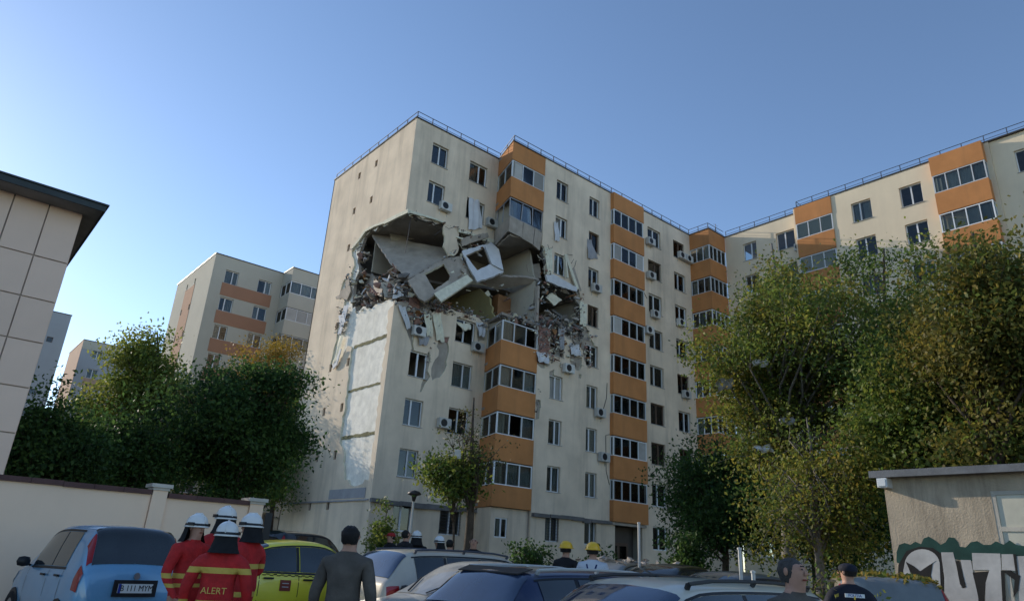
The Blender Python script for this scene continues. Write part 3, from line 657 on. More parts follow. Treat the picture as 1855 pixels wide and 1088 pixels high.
shards('broken boards and plates jammed in the right hand hole', [((8.8, -2.5, 15.0), (12.2, -1.6, 16.0), 90, (.06, .35)), ((8.7, -2.5, 16.0), (9.2, -1.8, 20.2), 36, (.06, .3)), ((11.8, -2.5, 15.5), (12.5, -1.9, 18.2), 40, (.06, .3)), ((9.2, -2.5, 17.6), (12.0, -1.8, 18.3), 40, (.06, .35)), ((9.0, -2.48, 12.6), (10.9, -2.36, 14.9), 50, (.05, .28)), ((11.2, -2.48, 13.2), (13.4, -2.36, 15.2), 40, (.04, .22)), ((6.2, -2.3, 14.7), (8.7, -1.6, 15.3), 40, (.05, .25))], 42)
def planeY(A, B, C):
    """solver: pixel in K space -> point on the plane through three (kx,ky,Y) points"""
    a, b, c = KY(*A), KY(*B), KY(*C); n = (b-a).cross(c-a)
    def f(kx, ky):
        v = ray(*K(kx, ky)); return CAM+v*((a-CAM).dot(n)/v.dot(n))
    return f
# two facade panels torn out with their window holes, leaning outwards
f = planeY((540, 435, -.35), (860, 280, .1), (740, 575, -1.0))
pnl = solid_from('facade_panel', [f(*q) for q in ((540, 435), (655, 365), (770, 300), (860, 282), (905, 350), (925, 402), (880, 425), (800, 470), (705, 525), (640, 562), (610, 545), (580, 500))], (.12, .16, -.04), 'concrete', 'grey tilted concrete facade panel with a window hole, hanging over the gap', 'facade panel', hole=[f(*q) for q in ((642, 392), (760, 332), (802, 402), (792, 432), (702, 492))], edge='foam')
mb = MB(); q = [f(700, 524), f(905, 408), f(940, 442), f(745, 574)]; mb.prism(q, (-.1, -.14, .03)); o = mb.build('insulation_edge', 'foam', pnl)
f2 = planeY((875, 250, -.2), (1040, 200, -.1), (970, 440, -1.0))
pnl2 = solid_from('facade_panel', [f2(*q) for q in ((872, 255), (1000, 215), (1052, 205), (1090, 245), (1112, 300), (1130, 380), (1050, 415), (968, 442), (925, 370))], (.1, .16, -.04), 'cloth_white', 'pale broken facade panel framing a window hole beside the torn balcony', 'facade panel', hole=[f2(*q) for q in ((897, 280), (1008, 232), (1050, 332), (968, 372))], edge='concrete')
mb = MB(); mb.prism([f2(1015, 232), f2(1052, 206), f2(1100, 250), f2(1128, 378), f2(1056, 340)], (-.09, -.12, .02)); mb.build('insulation_edge', 'cloth_white', pnl2)
# the fallen floor slab and smaller plates
A = [KX(300, 150, .5), KY(560, 195, 2.6), KY(790, 245, .9), KY(800, 290, .6), KY(670, 350, .35), KY(545, 425, .2), KY(430, 300, 1.6), KX(330, 205, .5)]
solid_from('fallen_slab', A, (.03, .05, .16), 'concrete', 'large grey floor slab hinged down inside the open corner', 'concrete slab')
solid_from('plaster_sheet', [KY(420, 110, 3.6), KY(600, 95, 3.4), KY(615, 175, 3.0), KY(440, 190, 3.4)], (.02, .08, 0), 'room_beige', 'pale room partition standing at the back of the open corner', 'partition')
solid_from('wall_fragment', [KX(250, 400, 1.2), KX(330, 395, .9), KY(380, 480, 1.4), KY(370, 530, 1.0), KX(285, 510, .9)], (.1, .12, .05), 'concrete', 'grey wall fragment leaning at the left of the open corner', 'wall fragment')
solid_from('wall_fragment', [KY(375, 450, 1.6), KY(470, 430, 1.5), KY(480, 520, 1.0), KY(400, 540, .9)], (.05, .12, 0), 'room_beige', 'mauve grey wall fragment standing in the heap by the corner', 'wall fragment')
solid_from('wall_fragment', [KY(455, 480, .3), KY(505, 470, .2), KY(515, 530, .1), KY(450, 545, .1)], (.02, .1, 0), 'cloth_white', 'small white chunk on top of the broken corner', 'wall fragment')
solid_from('wall_fragment', [KY(765, 300, .1), KY(855, 285, -.1), KY(920, 385, -.2), KY(830, 420, -.1)], (.04, .12, 0), 'concrete', 'brown grey plate wedged between the two torn window panels', 'wall fragment')
# strip of facade and lintel under the second floor-seven window
solid_from('lintel', [KY(865, 175, -.05), KY(1030, 140, -.2), KY(1040, 165, -.2), KY(875, 225, -.05)], (.04, .2, 0), 'concrete', 'snapped concrete lintel under the window with the hanging white curtain', 'lintel')
# pieces right of the balconies
solid_from('facade_panel', [KY(1390, 400, -2.75), KY(1440, 395, -2.8), KY(1500, 430, -2.8), KY(1580, 480, -2.7), KY(1580, 505, -2.7), KY(1480, 470, -2.8), KY(1400, 440, -2.75)], (.02, .16, .02), 'cloth_white', 'white curled strip of facade cladding under the blown out window', 'facade panel')
solid_from('wall_fragment', [KY(1275, 335, -1.2), KY(1350, 330, -1.6), KY(1362, 420, -1.8), KY(1290, 425, -1.4)], (.03, .12, 0), 'concrete', 'square grey wall fragment below the bare balcony parapet', 'wall fragment')
solid_from('wall_fragment', [KY(1390, 540, -2.0), KY(1430, 510, -2.1), KY(1490, 555, -2.2), KY(1440, 590, -2.1)], (.02, .1, .04), 'foam', 'pale square plate dangling in the dark right hand hole', 'wall fragment')
for i, (a, b, la) in enumerate((((1510, 275), (1585, 490), 'rightmost'), ((1555, 360), (1600, 500), 'right'), ((1505, 290), (1520, 420), 'inner'))):
    mb = MB(); mb.bar(KY(*a, -2.55), KY(*b, -2.65), .1, .22); tag(mb.build('cladding_strip', 'foam' if i != 1 else 'concrete'), ('long pale cladding strip leaning down from the blown out window', 'short grey cladding strip at the edge of the right hand hole', 'short pale cladding strip beside the blown out window jamb')[i], 'cladding strip', 'torn cladding strips')
mb = MB(); mb.bar(KY(1430, 620, -1.2), KY(1610, 740, -2.5), .28, .14); tag(mb.build('beam', 'dark_concrete'), 'dark beam fallen slantwise across the right hand hole', 'beam')
mb = MB(); mb.bar(KY(1340, 470, -2.2), KY(1330, 690, -2.25), .16, .22); tag(mb.build('column', 'concrete'), 'upright grey concrete post between the gutted balcony and the dark hole', 'column')
# overhang of slab edges in the balcony bay
solid_from('fallen_slab', [KY(1085, 205, -.3), KY(1170, 165, -2.2), KY(1355, 215, -2.2), KY(1260, 300, .6), KY(1120, 330, 1.2)], (0, 0, .12), 'slab', 'underside of the cracked balcony floor above the gutted rooms', 'concrete slab')
solid_from('fallen_slab', [KY(940, 450, .6), KY(1130, 395, -.6), KY(1260, 410, -1.6), KY(1350, 445, -2.2), KY(1330, 465, -2.0), KY(1090, 470, .4)], (0, .05, .14), 'slab', 'broken floor slab sagging between the torn panels and the dark hole', 'concrete slab')
# cladding torn off at the left side of the gable hole
for pts, mat, la in (([(185, 425), (160, 440), (150, 480), (128, 495), (120, 520), (85, 535), (95, 548), (140, 545), (165, 560), (180, 500)], 'concrete', 'grey torn plaster flap sticking out left of the gable hole'),
                     ([(120, 650), (142, 645), (150, 690), (138, 700), (128, 735), (112, 728)], 'cloth_white', 'white insulation scrap above the small gable window'),
                     ([(118, 860), (130, 855), (112, 905), (104, 955), (75, 978), (78, 950), (98, 915)], 'cloth_white', 'white insulation scrap at the lowest point of the gable tear')):
    solid_from('cladding_flap', [KX(x, y, -.12+.1*math.sin(x)) for x, y in pts], (.06, .02, 0), mat, la, 'cladding flap', 'torn cladding flaps')
# foam edge standing proud along the upper break of the gable and the facade
mb = MB(); pl = [KX(*q, -.02) for q in ((545, 8), (480, 38), (400, 78), (330, 102), (280, 130), (235, 195), (200, 235))]
for a, b in zip(pl[:-1], pl[1:]): mb.bar(a, b, .12, rng.uniform(.14, .26))
mb.build('broken_edge', 'foam', blk)
mb = MB(); pl = [KY(*q, -.02) for q in ((552, 12), (620, 32), (700, 55), (770, 82))]
for a, b in zip(pl[:-1], pl[1:]): mb.bar(a, b, .1, rng.uniform(.1, .2))
pl = [KY(*q, -.03) for q in ((850, 130), (930, 150), (1000, 180), (1070, 195))]
for a, b in zip(pl[:-1], pl[1:]): mb.bar(a, b, .14, rng.uniform(.16, .3))
mb.build('broken_edge', 'foam', blk)
# hanging cables and twisted reinforcement
rg = random.Random(3); mb = MB()
p = KY(560, 20, .3); mb.tube([p, p+Vector((0, 0, -1.2)), p+Vector((-.05, .05, -2.6))], .02, 5)
for _ in range(46):
    x = rg.choice((rg.uniform(.3, 6.5), rg.uniform(8.8, 12.6))); z = rg.choice((15.0, 18.0, 20.3)) if x > 8 else rg.choice((15.1, 20.3)); y = rg.uniform(-.1, .6)-(D1 if x > 7 else 0)
    a = Vector((x, y, z)); b = a+Vector((rg.uniform(-.6, .6), rg.uniform(-.5, .1), rg.uniform(-1.0, .4))); m2 = (a+b)/2+Vector((rg.uniform(-.2, .2), rg.uniform(-.2, .1), rg.uniform(-.3, .1)))
    mb.tube([a, m2, b], .014, 4)
tag(mb.build('hanging_cables', 'flashing'), 'loose cables and bent reinforcement hanging in the blast hole', 'cables', kind='stuff')
# curtains blown out of the upper windows
def cloth(name, pts, mat, label, seed, cat='curtain', group='curtains blown out of windows'):
    """draped rag between top edge (two points) and bottom edge (two points)"""
    a, b, c, d = [Vector(p) for p in pts]; mb = MB(); nu, nv = 10, 8; rgx = random.Random(seed); ph = rgx.uniform(0, 6)
    vs = []
    for j in range(nv+1):
        for i in range(nu+1):
            u, v = i/nu, j/nv; p = a.lerp(b, u).lerp(d.lerp(c, u), v); vs.append(p+Vector((0, .05*math.sin(u*13+ph+v*2)+.03*math.sin(v*7), .04*math.sin(u*9+ph))))
    fs = [(j*(nu+1)+i, j*(nu+1)+i+1, (j+1)*(nu+1)+i+1, (j+1)*(nu+1)+i) for j in range(nv) for i in range(nu)]
    mb.add(vs, fs); mb.add([v+Vector((.006, .012, 0)) for v in vs], [f[::-1] for f in fs]); return tag(mb.build(name, mat, None, True), label, cat, group)
cloth('curtain', [KY(920, -75, -.08), KY(985, -55, -.08), KY(1000, 110, -.15), KY(915, 125, -.15)], 'cloth_white', 'white curtain blown out of the window left of the bare balcony parapet', 1)
cloth('curtain', [KY(1440, 75, -2.42), KY(1465, 80, -2.45), KY(1480, 190, -2.5), KY(1450, 190, -2.5)], 'cloth_white', 'narrow white curtain in the window right of the bare balcony parapet', 2)
cloth('curtain', [KY(1648, 180, -2.42), KY(1675, 190, -2.42), KY(1710, 300, -2.45), KY(1650, 300, -2.45)], 'cloth_grey', 'pale blue curtain hanging over the intact window beside the hole', 3)
cloth('curtain', [KY(840, 690, -.06), KY(935, 705, -.06), KY(925, 735, -.08), KY(880, 745, -.08)], 'foam', 'beige roller curtain hanging in the window under the torn panels', 4)
cloth('rag', [KY(600, 760, -.1), KY(680, 750, -.15), KY(660, 830, -.2), KY(610, 830, -.15)], 'cloth_grey', 'lilac rag hanging beside the air conditioner below the broken corner', 5, 'rag', 'rags hanging from the facade')
cloth('rag', [KY(690, 645, -.12), KY(740, 640, -.12), KY(770, 815, -.2), KY(720, 800, -.15)], 'foam', 'pale strip hanging left of the red masonry patch', 6, 'rag', 'rags hanging from the facade')

for i, (side, tp, bt, mt, la) in enumerate((('g', ((150, 590), (178, 585)), ((125, 760), (105, 765)), 'cloth_white', 'long white insulation strip hanging down the left tear of the gable'),
        ('g', ((120, 770), (145, 775)), ((95, 930), (72, 950)), 'foam', 'cream insulation strip hanging at the bottom of the gable tear'),
        ('f', ((480, 585), (525, 600)), ((560, 720), (540, 735)), 'cloth_white', 'white plaster strip dangling just right of the broken corner'),
        ('f', ((640, 640), (690, 650)), ((690, 780), (655, 770)), 'foam', 'cream strip dangling above the lilac rag'),
        ('f', ((960, 690), (1020, 700)), ((1010, 780), (975, 770)), 'cloth_white', 'white strip dangling left of the lower orange balcony'),
        ('r', ((1335, 870), (1410, 890)), ((1405, 945), (1340, 930)), 'cloth_white', 'white flap peeled off below the red masonry right of the balconies'),
        ('r', ((1470, 720), (1510, 735)), ((1505, 860), (1480, 850)), 'cloth_grey', 'grey strip dangling below the middle of the right hand hole'),
        ('r', ((1540, 820), (1600, 835)), ((1610, 900), (1550, 890)), 'cloth_white', 'white flap hanging below the fallen dark beam'),
        ('r', ((1595, 560), (1640, 580)), ((1640, 720), (1600, 700)), 'foam', 'pinkish cream strip standing at the right edge of the hole'),
        ('r', ((1380, 230), (1425, 240)), ((1430, 400), (1395, 400)), 'foam', 'cream torn wall strip left of the blown out window'))):
    P_ = (lambda q, o: KX(*q, -.1-o)) if side == 'g' else (lambda q, o: KY(*q, -.12-o)) if side == 'f' else (lambda q, o: KY(*q, -2.45-o))
    cloth('torn_strip', [P_(tp[0], 0), P_(tp[1], 0), P_(bt[0], .08), P_(bt[1], .08)], mt, la, 60+i, 'torn strip', 'torn strips hanging round the blast hole')
# ================================================================ wing on the right
wing = thing('apartment_block', 'cream apartment wing with orange balconies standing sunlit on the right', 'apartment building')
X1, X2, X3 = 27.0, 26.25, 25.75
def wcol(px_l, px_r, py, X): return (onX(px_l, py, X).y, onX(px_r, py, X).y)
w1 = [(-5.7, -6.85), (-8.5, -9.95)]; w2 = [(-14.5, -15.8), (-17.62, -18.95), ]; w3 = [(-24.0, -25.3), (-27.4, -28.7), (-30.4, -31.7)]
def wing_wall(X, ya, yb, cols, name):
    hs = [rect(-c[0], sill(k), -c[1], sill(k)+WH) for c in cols for k in range(9)]
    mb = MB(); sheet(mb, (X, 0, 0), -Y_, Z_, (.3, 0, 0), rect(-ya, G0, -yb, ZR), hs); mb.build(name, 'plaster_wing', wing)
    for c in cols:
        for k in range(9): window(wing, (X, c[0], sill(k)), -Y_, -X_, c[0]-c[1], WH, SP[(k+int(-c[0])) % 5], 'upvc', .16, .35, True)
wing_wall(X1, -4.16, -10.5, w1, 'wing_wall'); wing_wall(X2, -10.505, -22.9, w2, 'wing_wall'); wing_wall(X2+.12, -22.905, -36, w3, 'wing_wall')
mb = MB(); mb.box((X2, -10.5, G0), (X1+.28, -10.38, ZR)); mb.build('step_wall', 'plaster_wing', wing)
for ya, yb, cnt in ((-10.52, -13.2, 3), (-19.75, -22.65, 4)):
    xf = X2-.08 if cnt == 3 else X3
    bp = [(X2+.02, ya), (xf, ya), (xf, yb), (X2+.02, yb)]
    mb = MB(); band(mb, bp, sill(8)+1.24, ZR, .06 if cnt == 3 else .13); mb.build('balcony_fascia', 'orange', wing)
    for k in range(1, 9): balcony(wing, bp, sill(k)-1.42, sill(k), sill(k)+1.23, (1, cnt, 1), 'orange', 'upvc', None, (), inset=.015)
for k in range(10):
    z = F0+FH*k if k < 9 else ZR-.06
    mb = MB(); mb.box((X1+.3, -36, z-.16), (36, -4.2, z)); mb.build('floor_slab', 'slab', wing)
mb = MB(); mb.box((31, -36, 1.7), (31.15, -4.2, ZR-.3)); mb.build('spine_wall', 'room_brown', wing)
mb = MB(); mb.box((36, -36, G0), (36.2, -4.2, ZR)); mb.box((X2+.5, -36.2, G0), (36, -36.01, ZR)); mb.build('rear_wall', 'plaster_wing', wing)
wp = [(X1, -4.2), (X1, -10.5), (X2, -10.5), (X2, -36)]
flashing(wing, wp, ZR); railing(wing, wp, ZR+.085)
ac_unit(wing, (X1, -10.0, 23.6), -Y_, -X_)

# ================================================================ blocks behind on the left
far_blk = thing('apartment_block', 'grey apartment block with brown bands behind the trees, left of the damaged block', 'apartment building')
Yb, Xb = 31.5, -1.55
fcol = [(-.38, .85), (2.77, 4.08)]
hs = [rect(c[0], sill(k), c[1], sill(k)+1.3) for c in fcol for k in range(9)]
mb = MB(); sheet(mb, (0, Yb, 0), X_, Z_, (0, .3, 0), rect(Xb, G0, 5.05, ZR), hs); mb.build('facade_wall', 'far_plaster', far_blk)
for c in fcol:
    for k in range(9): window(far_blk, (c[0], Yb, sill(k)), X_, -Y_, c[1]-c[0], 1.3, SP[k % 5], 'upvc', .16, .6, False)
for k in range(1, 9):
    mb = MB(); mb.box((-.5, Yb-.03, sill(k)-1.25), (4.25, Yb-.002, sill(k)-.02)); mb.build('brown_panel', 'brown_band', far_blk)
gs = [(36.8, 'a'), (39.3, 'b')]; hs = [rect(y-.2, 3.4+2.71*k, y+.2, 4.0+2.71*k) for y, _ in gs for k in range(9)]
mb = MB(); sheet(mb, (Xb, 0, 0), Y_, Z_, (.3, 0, 0), rect(Yb+.31, G0, 43.2, ZR), hs); mb.build('gable_wall', 'far_plaster', far_blk)
hs2 = [rect(y-.2, 3.4+2.71*k, y+.2, 4.0+2.71*k) for y, _ in gs for k in range(9)]
mb = MB(); sheet(mb, (Xb-.025, 0, 0), Y_, Z_, (.023, 0, 0), rect(36.55, G0, 39.55, 25.0), hs2); mb.build('brown_stripe', 'brown_band', far_blk)
for y, _ in gs:
    for k in range(9): window(far_blk, (Xb, y+.2, 3.4+2.71*k), -Y_, -X_, .4, .6, (), 'brown_frame', .1, 0, k == 8)
bb = [(5.05, Yb), (5.05, Yb-2.3), (9.4, Yb-2.3), (9.4, Yb)]
mb = MB(); band(mb, bb, sill(8)+1.24, ZR, .14); mb.build('balcony_fascia', 'far_plaster', far_blk)
for k in range(1, 9): balcony(far_blk, bb, sill(k)-1.42, sill(k), sill(k)+1.23, (2, 4, 1), 'far_plaster', 'upvc', None, (3, 4, 5) if k == 7 else ())
for k in range(1, 10):
    z = F0+FH*k if k < 9 else ZR-.06
    mb = MB(); mb.box((Xb+.31, Yb+.31, z-.16), (18, 43, z)); mb.build('floor_slab', 'slab', far_blk)
mb = MB(); mb.box((-1.2, 35, 1.7), (18, 35.15, ZR-.3)); mb.build('spine_wall', 'room_brown', far_blk)
mb = MB(); mb.box((9.41, Yb, G0), (18, Yb+.3, ZR)); mb.box((Xb+.01, 43.21, G0), (18, 43.5, ZR)); mb.build('rear_wall', 'far_plaster', far_blk)
mb = MB(); mb.box((5.06, Yb-2.1, G0), (9.39, Yb-2.0, 3.9)); mb.build('ground_floor_wall', 'far_plaster', far_blk)
flashing(far_blk, [(Xb, 43.5), (Xb, Yb), (5.05, Yb), (5.05, Yb-2.3), (9.4, Yb-2.3)], ZR)

pink = thing('apartment_block', 'distant apartment block with a salmon pink gable behind the left trees', 'apartment building')
Yc, Xc = 76, -4.35; fc = [(-3.0, -1.7), (0.6, 1.9), (4, 5.3)]
hs = [rect(c[0], sill(k), c[1], sill(k)+1.3) for c in fc for k in range(3, 9)]
mb = MB(); sheet(mb, (0, Yc, 0), X_, Z_, (0, .3, 0), rect(Xc, G0, 16, 26.5), hs); mb.build('facade_wall', 'far_blue', pink)
for c in fc:
    for k in range(3, 9): window(pink, (c[0], Yc, sill(k)), X_, -Y_, c[1]-c[0], 1.3, (.5,), 'upvc', .16, .7, False)
for k in range(4, 8):
    mb = MB(); mb.box((-3.2, Yc-.03, sill(k)-1.25), (5.4, Yc-.002, sill(k)-.02)); mb.build('pink_panel', 'far_pink', pink)
mb = MB(); mb.box((Xc-.02, Yc-.04, 25.3), (16, Yc-.002, 26.5)); mb.build('attic_band', 'far_plaster', pink)
mb = MB(); mb.box((Xc-.03, Yc+.02, G0), (Xc, 86.6, 26.52)); mb.build('gable_plaster', 'far_pink', pink)
mb = MB(); mb.box((Xc+.02, Yc+.31, G0), (16, 86.5, 26.48)); mb.build('core', 'room_brown', pink)
flashing(pink, [(Xc-.03, 86.6), (Xc-.03, Yc), (16, Yc)], 26.53)

grey_b = thing('apartment_block', 'plain blue grey end of a distant block just right of the tiled building', 'apartment building')
Yd = 60; xr = -8.26; zd = 25.3
ws = [(-10.0, 21.75), (-10.15, 15.7), (-10.15, 13.45)]
mb = MB(); sheet(mb, (0, Yd, 0), X_, Z_, (0, .3, 0), rect(-30, G0, xr, zd), [rect(x, z, x+.62, z+.62) for x, z in ws]); mb.build('facade_wall', 'far_blue', grey_b)
for x, z in ws: window(grey_b, (x, Yd, z), X_, -Y_, .62, .62, (), 'brown_frame', .1, 0, False)
mb = MB(); mb.box((-30, Yd+.6, G0), (xr-.02, Yd+11, zd-.02)); mb.build('core', 'room_brown', grey_b)
mb = MB(); mb.box((xr-.015, Yd+.31, G0), (xr, Yd+11, zd)); mb.build('gable_plaster', 'far_plaster', grey_b)
flashing(grey_b, [(-30, Yd), (xr, Yd), (xr, Yd+11)], zd)

# ================================================================ panelled building at the left edge
YL = -15.5; til = thing('panel_building', 'beige building of large square wall panels under a dark eave at the left edge', 'building')
xe = -16.62; ztop = 8.05
cols = [xe-.012-.62*i for i in range(12)]; zs = [onY(x, y, YL).z for x, y in ((3, 861), (26, 784), (48, 702), (77, 622), (97, 548), (117, 476.6))]
zs = [G0, .9, 1.8]+zs+[ztop+.1]
mb = MB(); mb.box((xe-7.6, YL+.035, G0), (xe-.02, YL+9, ztop)); mb.build('core', 'joint', til)
PMESH = {}
for i in range(11):
    for j in range(len(zs)-1):
        h = round(zs[j+1]-zs[j]-.026, 3)
        if h not in PMESH:
            b = MB(); b.box((0, 0, 0), (.594, .034, h)); PMESH[h] = b.mesh('wall_panel', 'panel')
        inst('wall_panel', PMESH[h], til, Matrix.Translation((cols[i]-.594, YL+rng.uniform(-.003, .002), zs[j]+.013)))
b = MB(); b.box((xe-.02, YL+.04, G0), (xe, YL+9, ztop)); b.build('side_wall', 'panel', til)
# sloping eave: fascia board, soffit and roof sheet
e0, e1 = xe-8.0, onY(190, 372, YL-.55).x
b = MB(); b.box((e0, YL-.55, ztop+.02), (e1, YL+9.4, ztop+.08)); b.build('soffit', 'soffit', til)
b = MB(); b.box((e0, YL-.59, ztop-.0), (e1+.04, YL-.551, ztop+.13)); b.box((e1+.001, YL-.55, ztop-.0), (e1+.04, YL+9.4, ztop+.13)); b.build('fascia', 'eave', til)
b = MB(); b.prism([(e0, YL-.62, ztop+.135), (e1+.08, YL-.62, ztop+.135), (e1+.08, YL+9.4, ztop+.135), (e0, YL+9.4, ztop+.135)], (0, 0, .035)); b.build('roof', 'eave', til)

# ================================================================ garden wall
YF = -16.6; fn = thing('garden_wall', 'long beige rendered garden wall with dark red coping on the left', 'wall')
pxs = [(277, 312, 880), (453, 484, 906)]
pil = [(onY(a, y, YF-.1).x, onY(b_, y, YF-.1).x, onY((a+b_)/2, y-4, YF-.1).z) for a, b_, y in pxs]
def wtop(x): return 2.405-.004*(x+16)
b = MB(); b.prism([(-30, YF, G0), (pil[0][0]+.03, YF, G0), (pil[0][0]+.03, YF, wtop(-15)), (-30, YF, wtop(-30))], (0, .24, 0)); b.build('wall_section', 'fence_render', fn)
b = MB(); b.prism([(pil[0][1]-.03, YF, G0), (pil[1][0]+.03, YF, G0), (pil[1][0]+.03, YF, wtop(-13)-.03), (pil[0][1]-.03, YF, wtop(-14)-.03)], (0, .24, 0)); b.build('wall_section', 'fence_render', fn)
for x0, x1, dz in ((-30, pil[0][0]+.02, 0), (pil[0][1]-.02, pil[1][0]+.02, -.03)):
    k = max(1, int((x1-x0)/.5))
    for i in range(k):
        a, c = x0+(x1-x0)*i/k, x0+(x1-x0)*(i+1)/k; b = MB(); z = wtop(a)+dz+rng.uniform(-.006, .006)
        b.prism([(a+.003, YF-.07, z), (c-.003, YF-.07, z), (c-.003, YF-.07, z+.09), (a+.003, YF-.07, z+.09)], (0, .38, 0)); b.build('coping_tile', 'coping', fn)
for x0, x1, z in pil:
    b = MB(); b.box((x0+.04, YF-.06, G0), (x1-.04, YF+.3, z-.12)); p = b.build('pillar', 'fence_render', fn)
    b = MB(); b.box((x0+.02, YF-.09, z-.12), (x1-.02, YF+.33, z-.07)); b.box((x0-.02, YF-.13, z-.07), (x1+.02, YF+.37, z)); b.build('pillar_cap', 'pillar_cap', p)
gp = onY(487, 930, YF); b = MB(); b.box((gp.x-.06, YF+.02, .2), (gp.x+.1, YF+.2, 2.25)); tag(b.build('gate_post', 'black_plastic'), 'black metal gate post at the end of the beige garden wall', 'post')

# ================================================================ shed with graffiti
Xs = -4.6; shed = thing('shed', 'weathered concrete shed with graffiti and a flat roof at the right edge', 'shed')
def sp(px, py): q = onX(px, py, Xs); return (-q.y, q.z)
eL = sp(1600, 870)[0]; zt = sp(1600, 862)[1]; win = [sp(1791, 889), sp(1855, 889), sp(1803, 990)]
dx0, dz1, dz0 = win[0][0]+.02, win[0][1], .95
b = MB(); sheet(b, (Xs, 0, 0), -Y_, Z_, (.2, 0, 0), rect(eL, G0, eL+6, zt), [rect(dx0, dz0, dx0+1.5, dz1)]); b.build('front_wall', 'shed_wall', shed)
b = MB(); b.box((Xs+.201, -eL-.2, G0), (Xs+5, -eL, zt-.01)); b.build('side_wall', 'shed_wall', shed)
b = MB(); b.box((Xs-.22, -eL-6, zt+.002), (Xs+5.2, -eL+.12, zt+.05)); r = b.build('roof', 'shed_roof', shed)
b = MB(); b.box((Xs-.25, -eL-6, zt-.05), (Xs-.222, -eL+.14, zt+.07)); b.build('fascia', 'shed_roof', r)
b = MB()
for i in range(60): y = -eL-rng.uniform(0, 3); s = rng.uniform(.015, .05); b.obox((Xs-.2+rng.uniform(0, .3), y, zt+.06), (s*1.6, 0, 0), (0, s*2, 0), (0, 0, s*.5))
b.build('roof_litter', 'soil', r)['kind'] = 'stuff'
fr_ = MB(); yW = -dx0
fr_.box((Xs+.004, yW-1.5, dz0), (Xs+.1, yW, dz0+.06)); fr_.box((Xs+.004, yW-1.5, dz1-.06), (Xs+.1, yW, dz1)); fr_.box((Xs+.004, yW-.06, dz0+.061), (Xs+.1, yW, dz1-.061)); fr_.box((Xs+.004, yW-1.5, dz1-.62), (Xs+.09, yW-.061, dz1-.55)); fr_.box((Xs+.003, yW-.8, dz0+.061), (Xs+.09, yW-.74, dz1-.621))
wf = fr_.build('window', 'shed_frame', shed)
for (ya, yb_, za, zb) in ((yW-1.5, yW-.061, dz1-.549, dz1-.061), (yW-.739, yW-.061, dz0+.061, dz1-.621), (yW-1.5, yW-.801, dz0+.061, dz1-.621)):
    b = MB(); b.box((Xs+.022, ya, za), (Xs+.034, yb_, zb)); b.build('pane', 'shed_pane', wf)
cb = sp(1609, 874); b = MB(); b.box((Xs-.24, -cb[0]-.07, cb[1]-.1), (Xs-.002, -cb[0]+.1, cb[1]+.06)); b.box((Xs-.26, -cb[0]-.05, cb[1]-.08), (Xs-.241, -cb[0]+.08, cb[1]+.04)); b.build('junction_box', 'helmet_white', shed)
# graffiti: flat paint, each colour its own sheet a hair in front of the other
def G(gx, gy): return sp(1590+gx/4.389, 840+gy/4.389)
def paint_shape(pts, lift, mat, hole=None, low=True):
    b = MB(); sheet(b, (Xs-lift, 0, 0), -Y_, Z_, (.002, 0, 0), [G(*p) for p in pts], [[G(*p) for p in hole]] if hole else ()); return b.build('graffiti', mat, shed)
cl = [(150, 700), (170, 640), (215, 625), (260, 640), (300, 615), (345, 635), (365, 590), (405, 575), (450, 600), (500, 640), (540, 620), (565, 580), (610, 585), (640, 620), (650, 655), (700, 660), (740, 620), (790, 610), (840, 640), (900, 640), (940, 612), (1000, 640), (1050, 605), (1100, 640), (1163, 650), (1400, 640), (1400, 780), (1000, 740), (740, 770), (640, 760), (500, 720), (200, 800), (150, 780)]
paint_shape(cl, .003, 'paint_green')
paint_shape([(165, 800), (230, 690), (330, 655), (440, 665), (505, 710), (530, 900), (535, 1400), (330, 1400), (190, 1400), (160, 1000)], .006, 'paint_black')
def arc(cx, cy, r, a0, a1, n=12, ry=None): return [(cx+r*math.cos(R(a0+(a1-a0)*i/n)), cy-(ry or r)*math.sin(R(a0+(a1-a0)*i/n))) for i in range(n+1)]
paint_shape(arc(355, 800, 140, 175, 8, 14, 125)+[(495, 800), (505, 1060), (500, 1300), (270, 1300), (255, 1050), (205, 850)], .009, 'paint_grey')
paint_shape([(225, 775), (290, 810), (340, 850), (390, 815), (470, 765), (440, 790), (425, 880), (440, 950), (410, 975), (385, 920), (345, 940), (320, 965), (285, 930), (250, 830)], .012, 'paint_black')
paint_shape([(415, 1010), (450, 985), (485, 1010), (490, 1120), (400, 1120)], .012, 'paint_black')
paint_shape([(505, 700), (600, 700), (640, 860), (670, 985), (700, 985), (660, 760), (740, 762), (800, 1060), (810, 1300), (540, 1300), (525, 900)], .006, 'paint_grey')
paint_shape([(620, 770), (650, 765), (705, 975), (680, 985), (655, 950)], .009, 'paint_black')
paint_shape([(755, 860), (890, 850), (860, 940), (850, 1060), (850, 1300), (820, 1300), (800, 1050)], .006, 'paint_black')
paint_shape([(750, 705), (975, 710), (985, 850), (1000, 1050), (1010, 1300), (850, 1300), (860, 940), (890, 840), (760, 840)], .009, 'paint_grey')
paint_shape([(980, 845), (1060, 845), (1100, 870), (1135, 885), (1120, 1000), (1080, 1060), (1090, 920), (1010, 860), (1030, 1300), (1005, 1300)], .012, 'paint_black')
paint_shape([(985, 715), (1080, 715), (1105, 850), (1060, 843), (990, 840)], .009, 'paint_grey'); paint_shape([(1105, 730), (1300, 730), (1330, 1300), (1140, 1300)], .009, 'paint_grey')
paint_shape([(1078, 715), (1100, 715), (1120, 880), (1100, 870)], .014, 'paint_black')

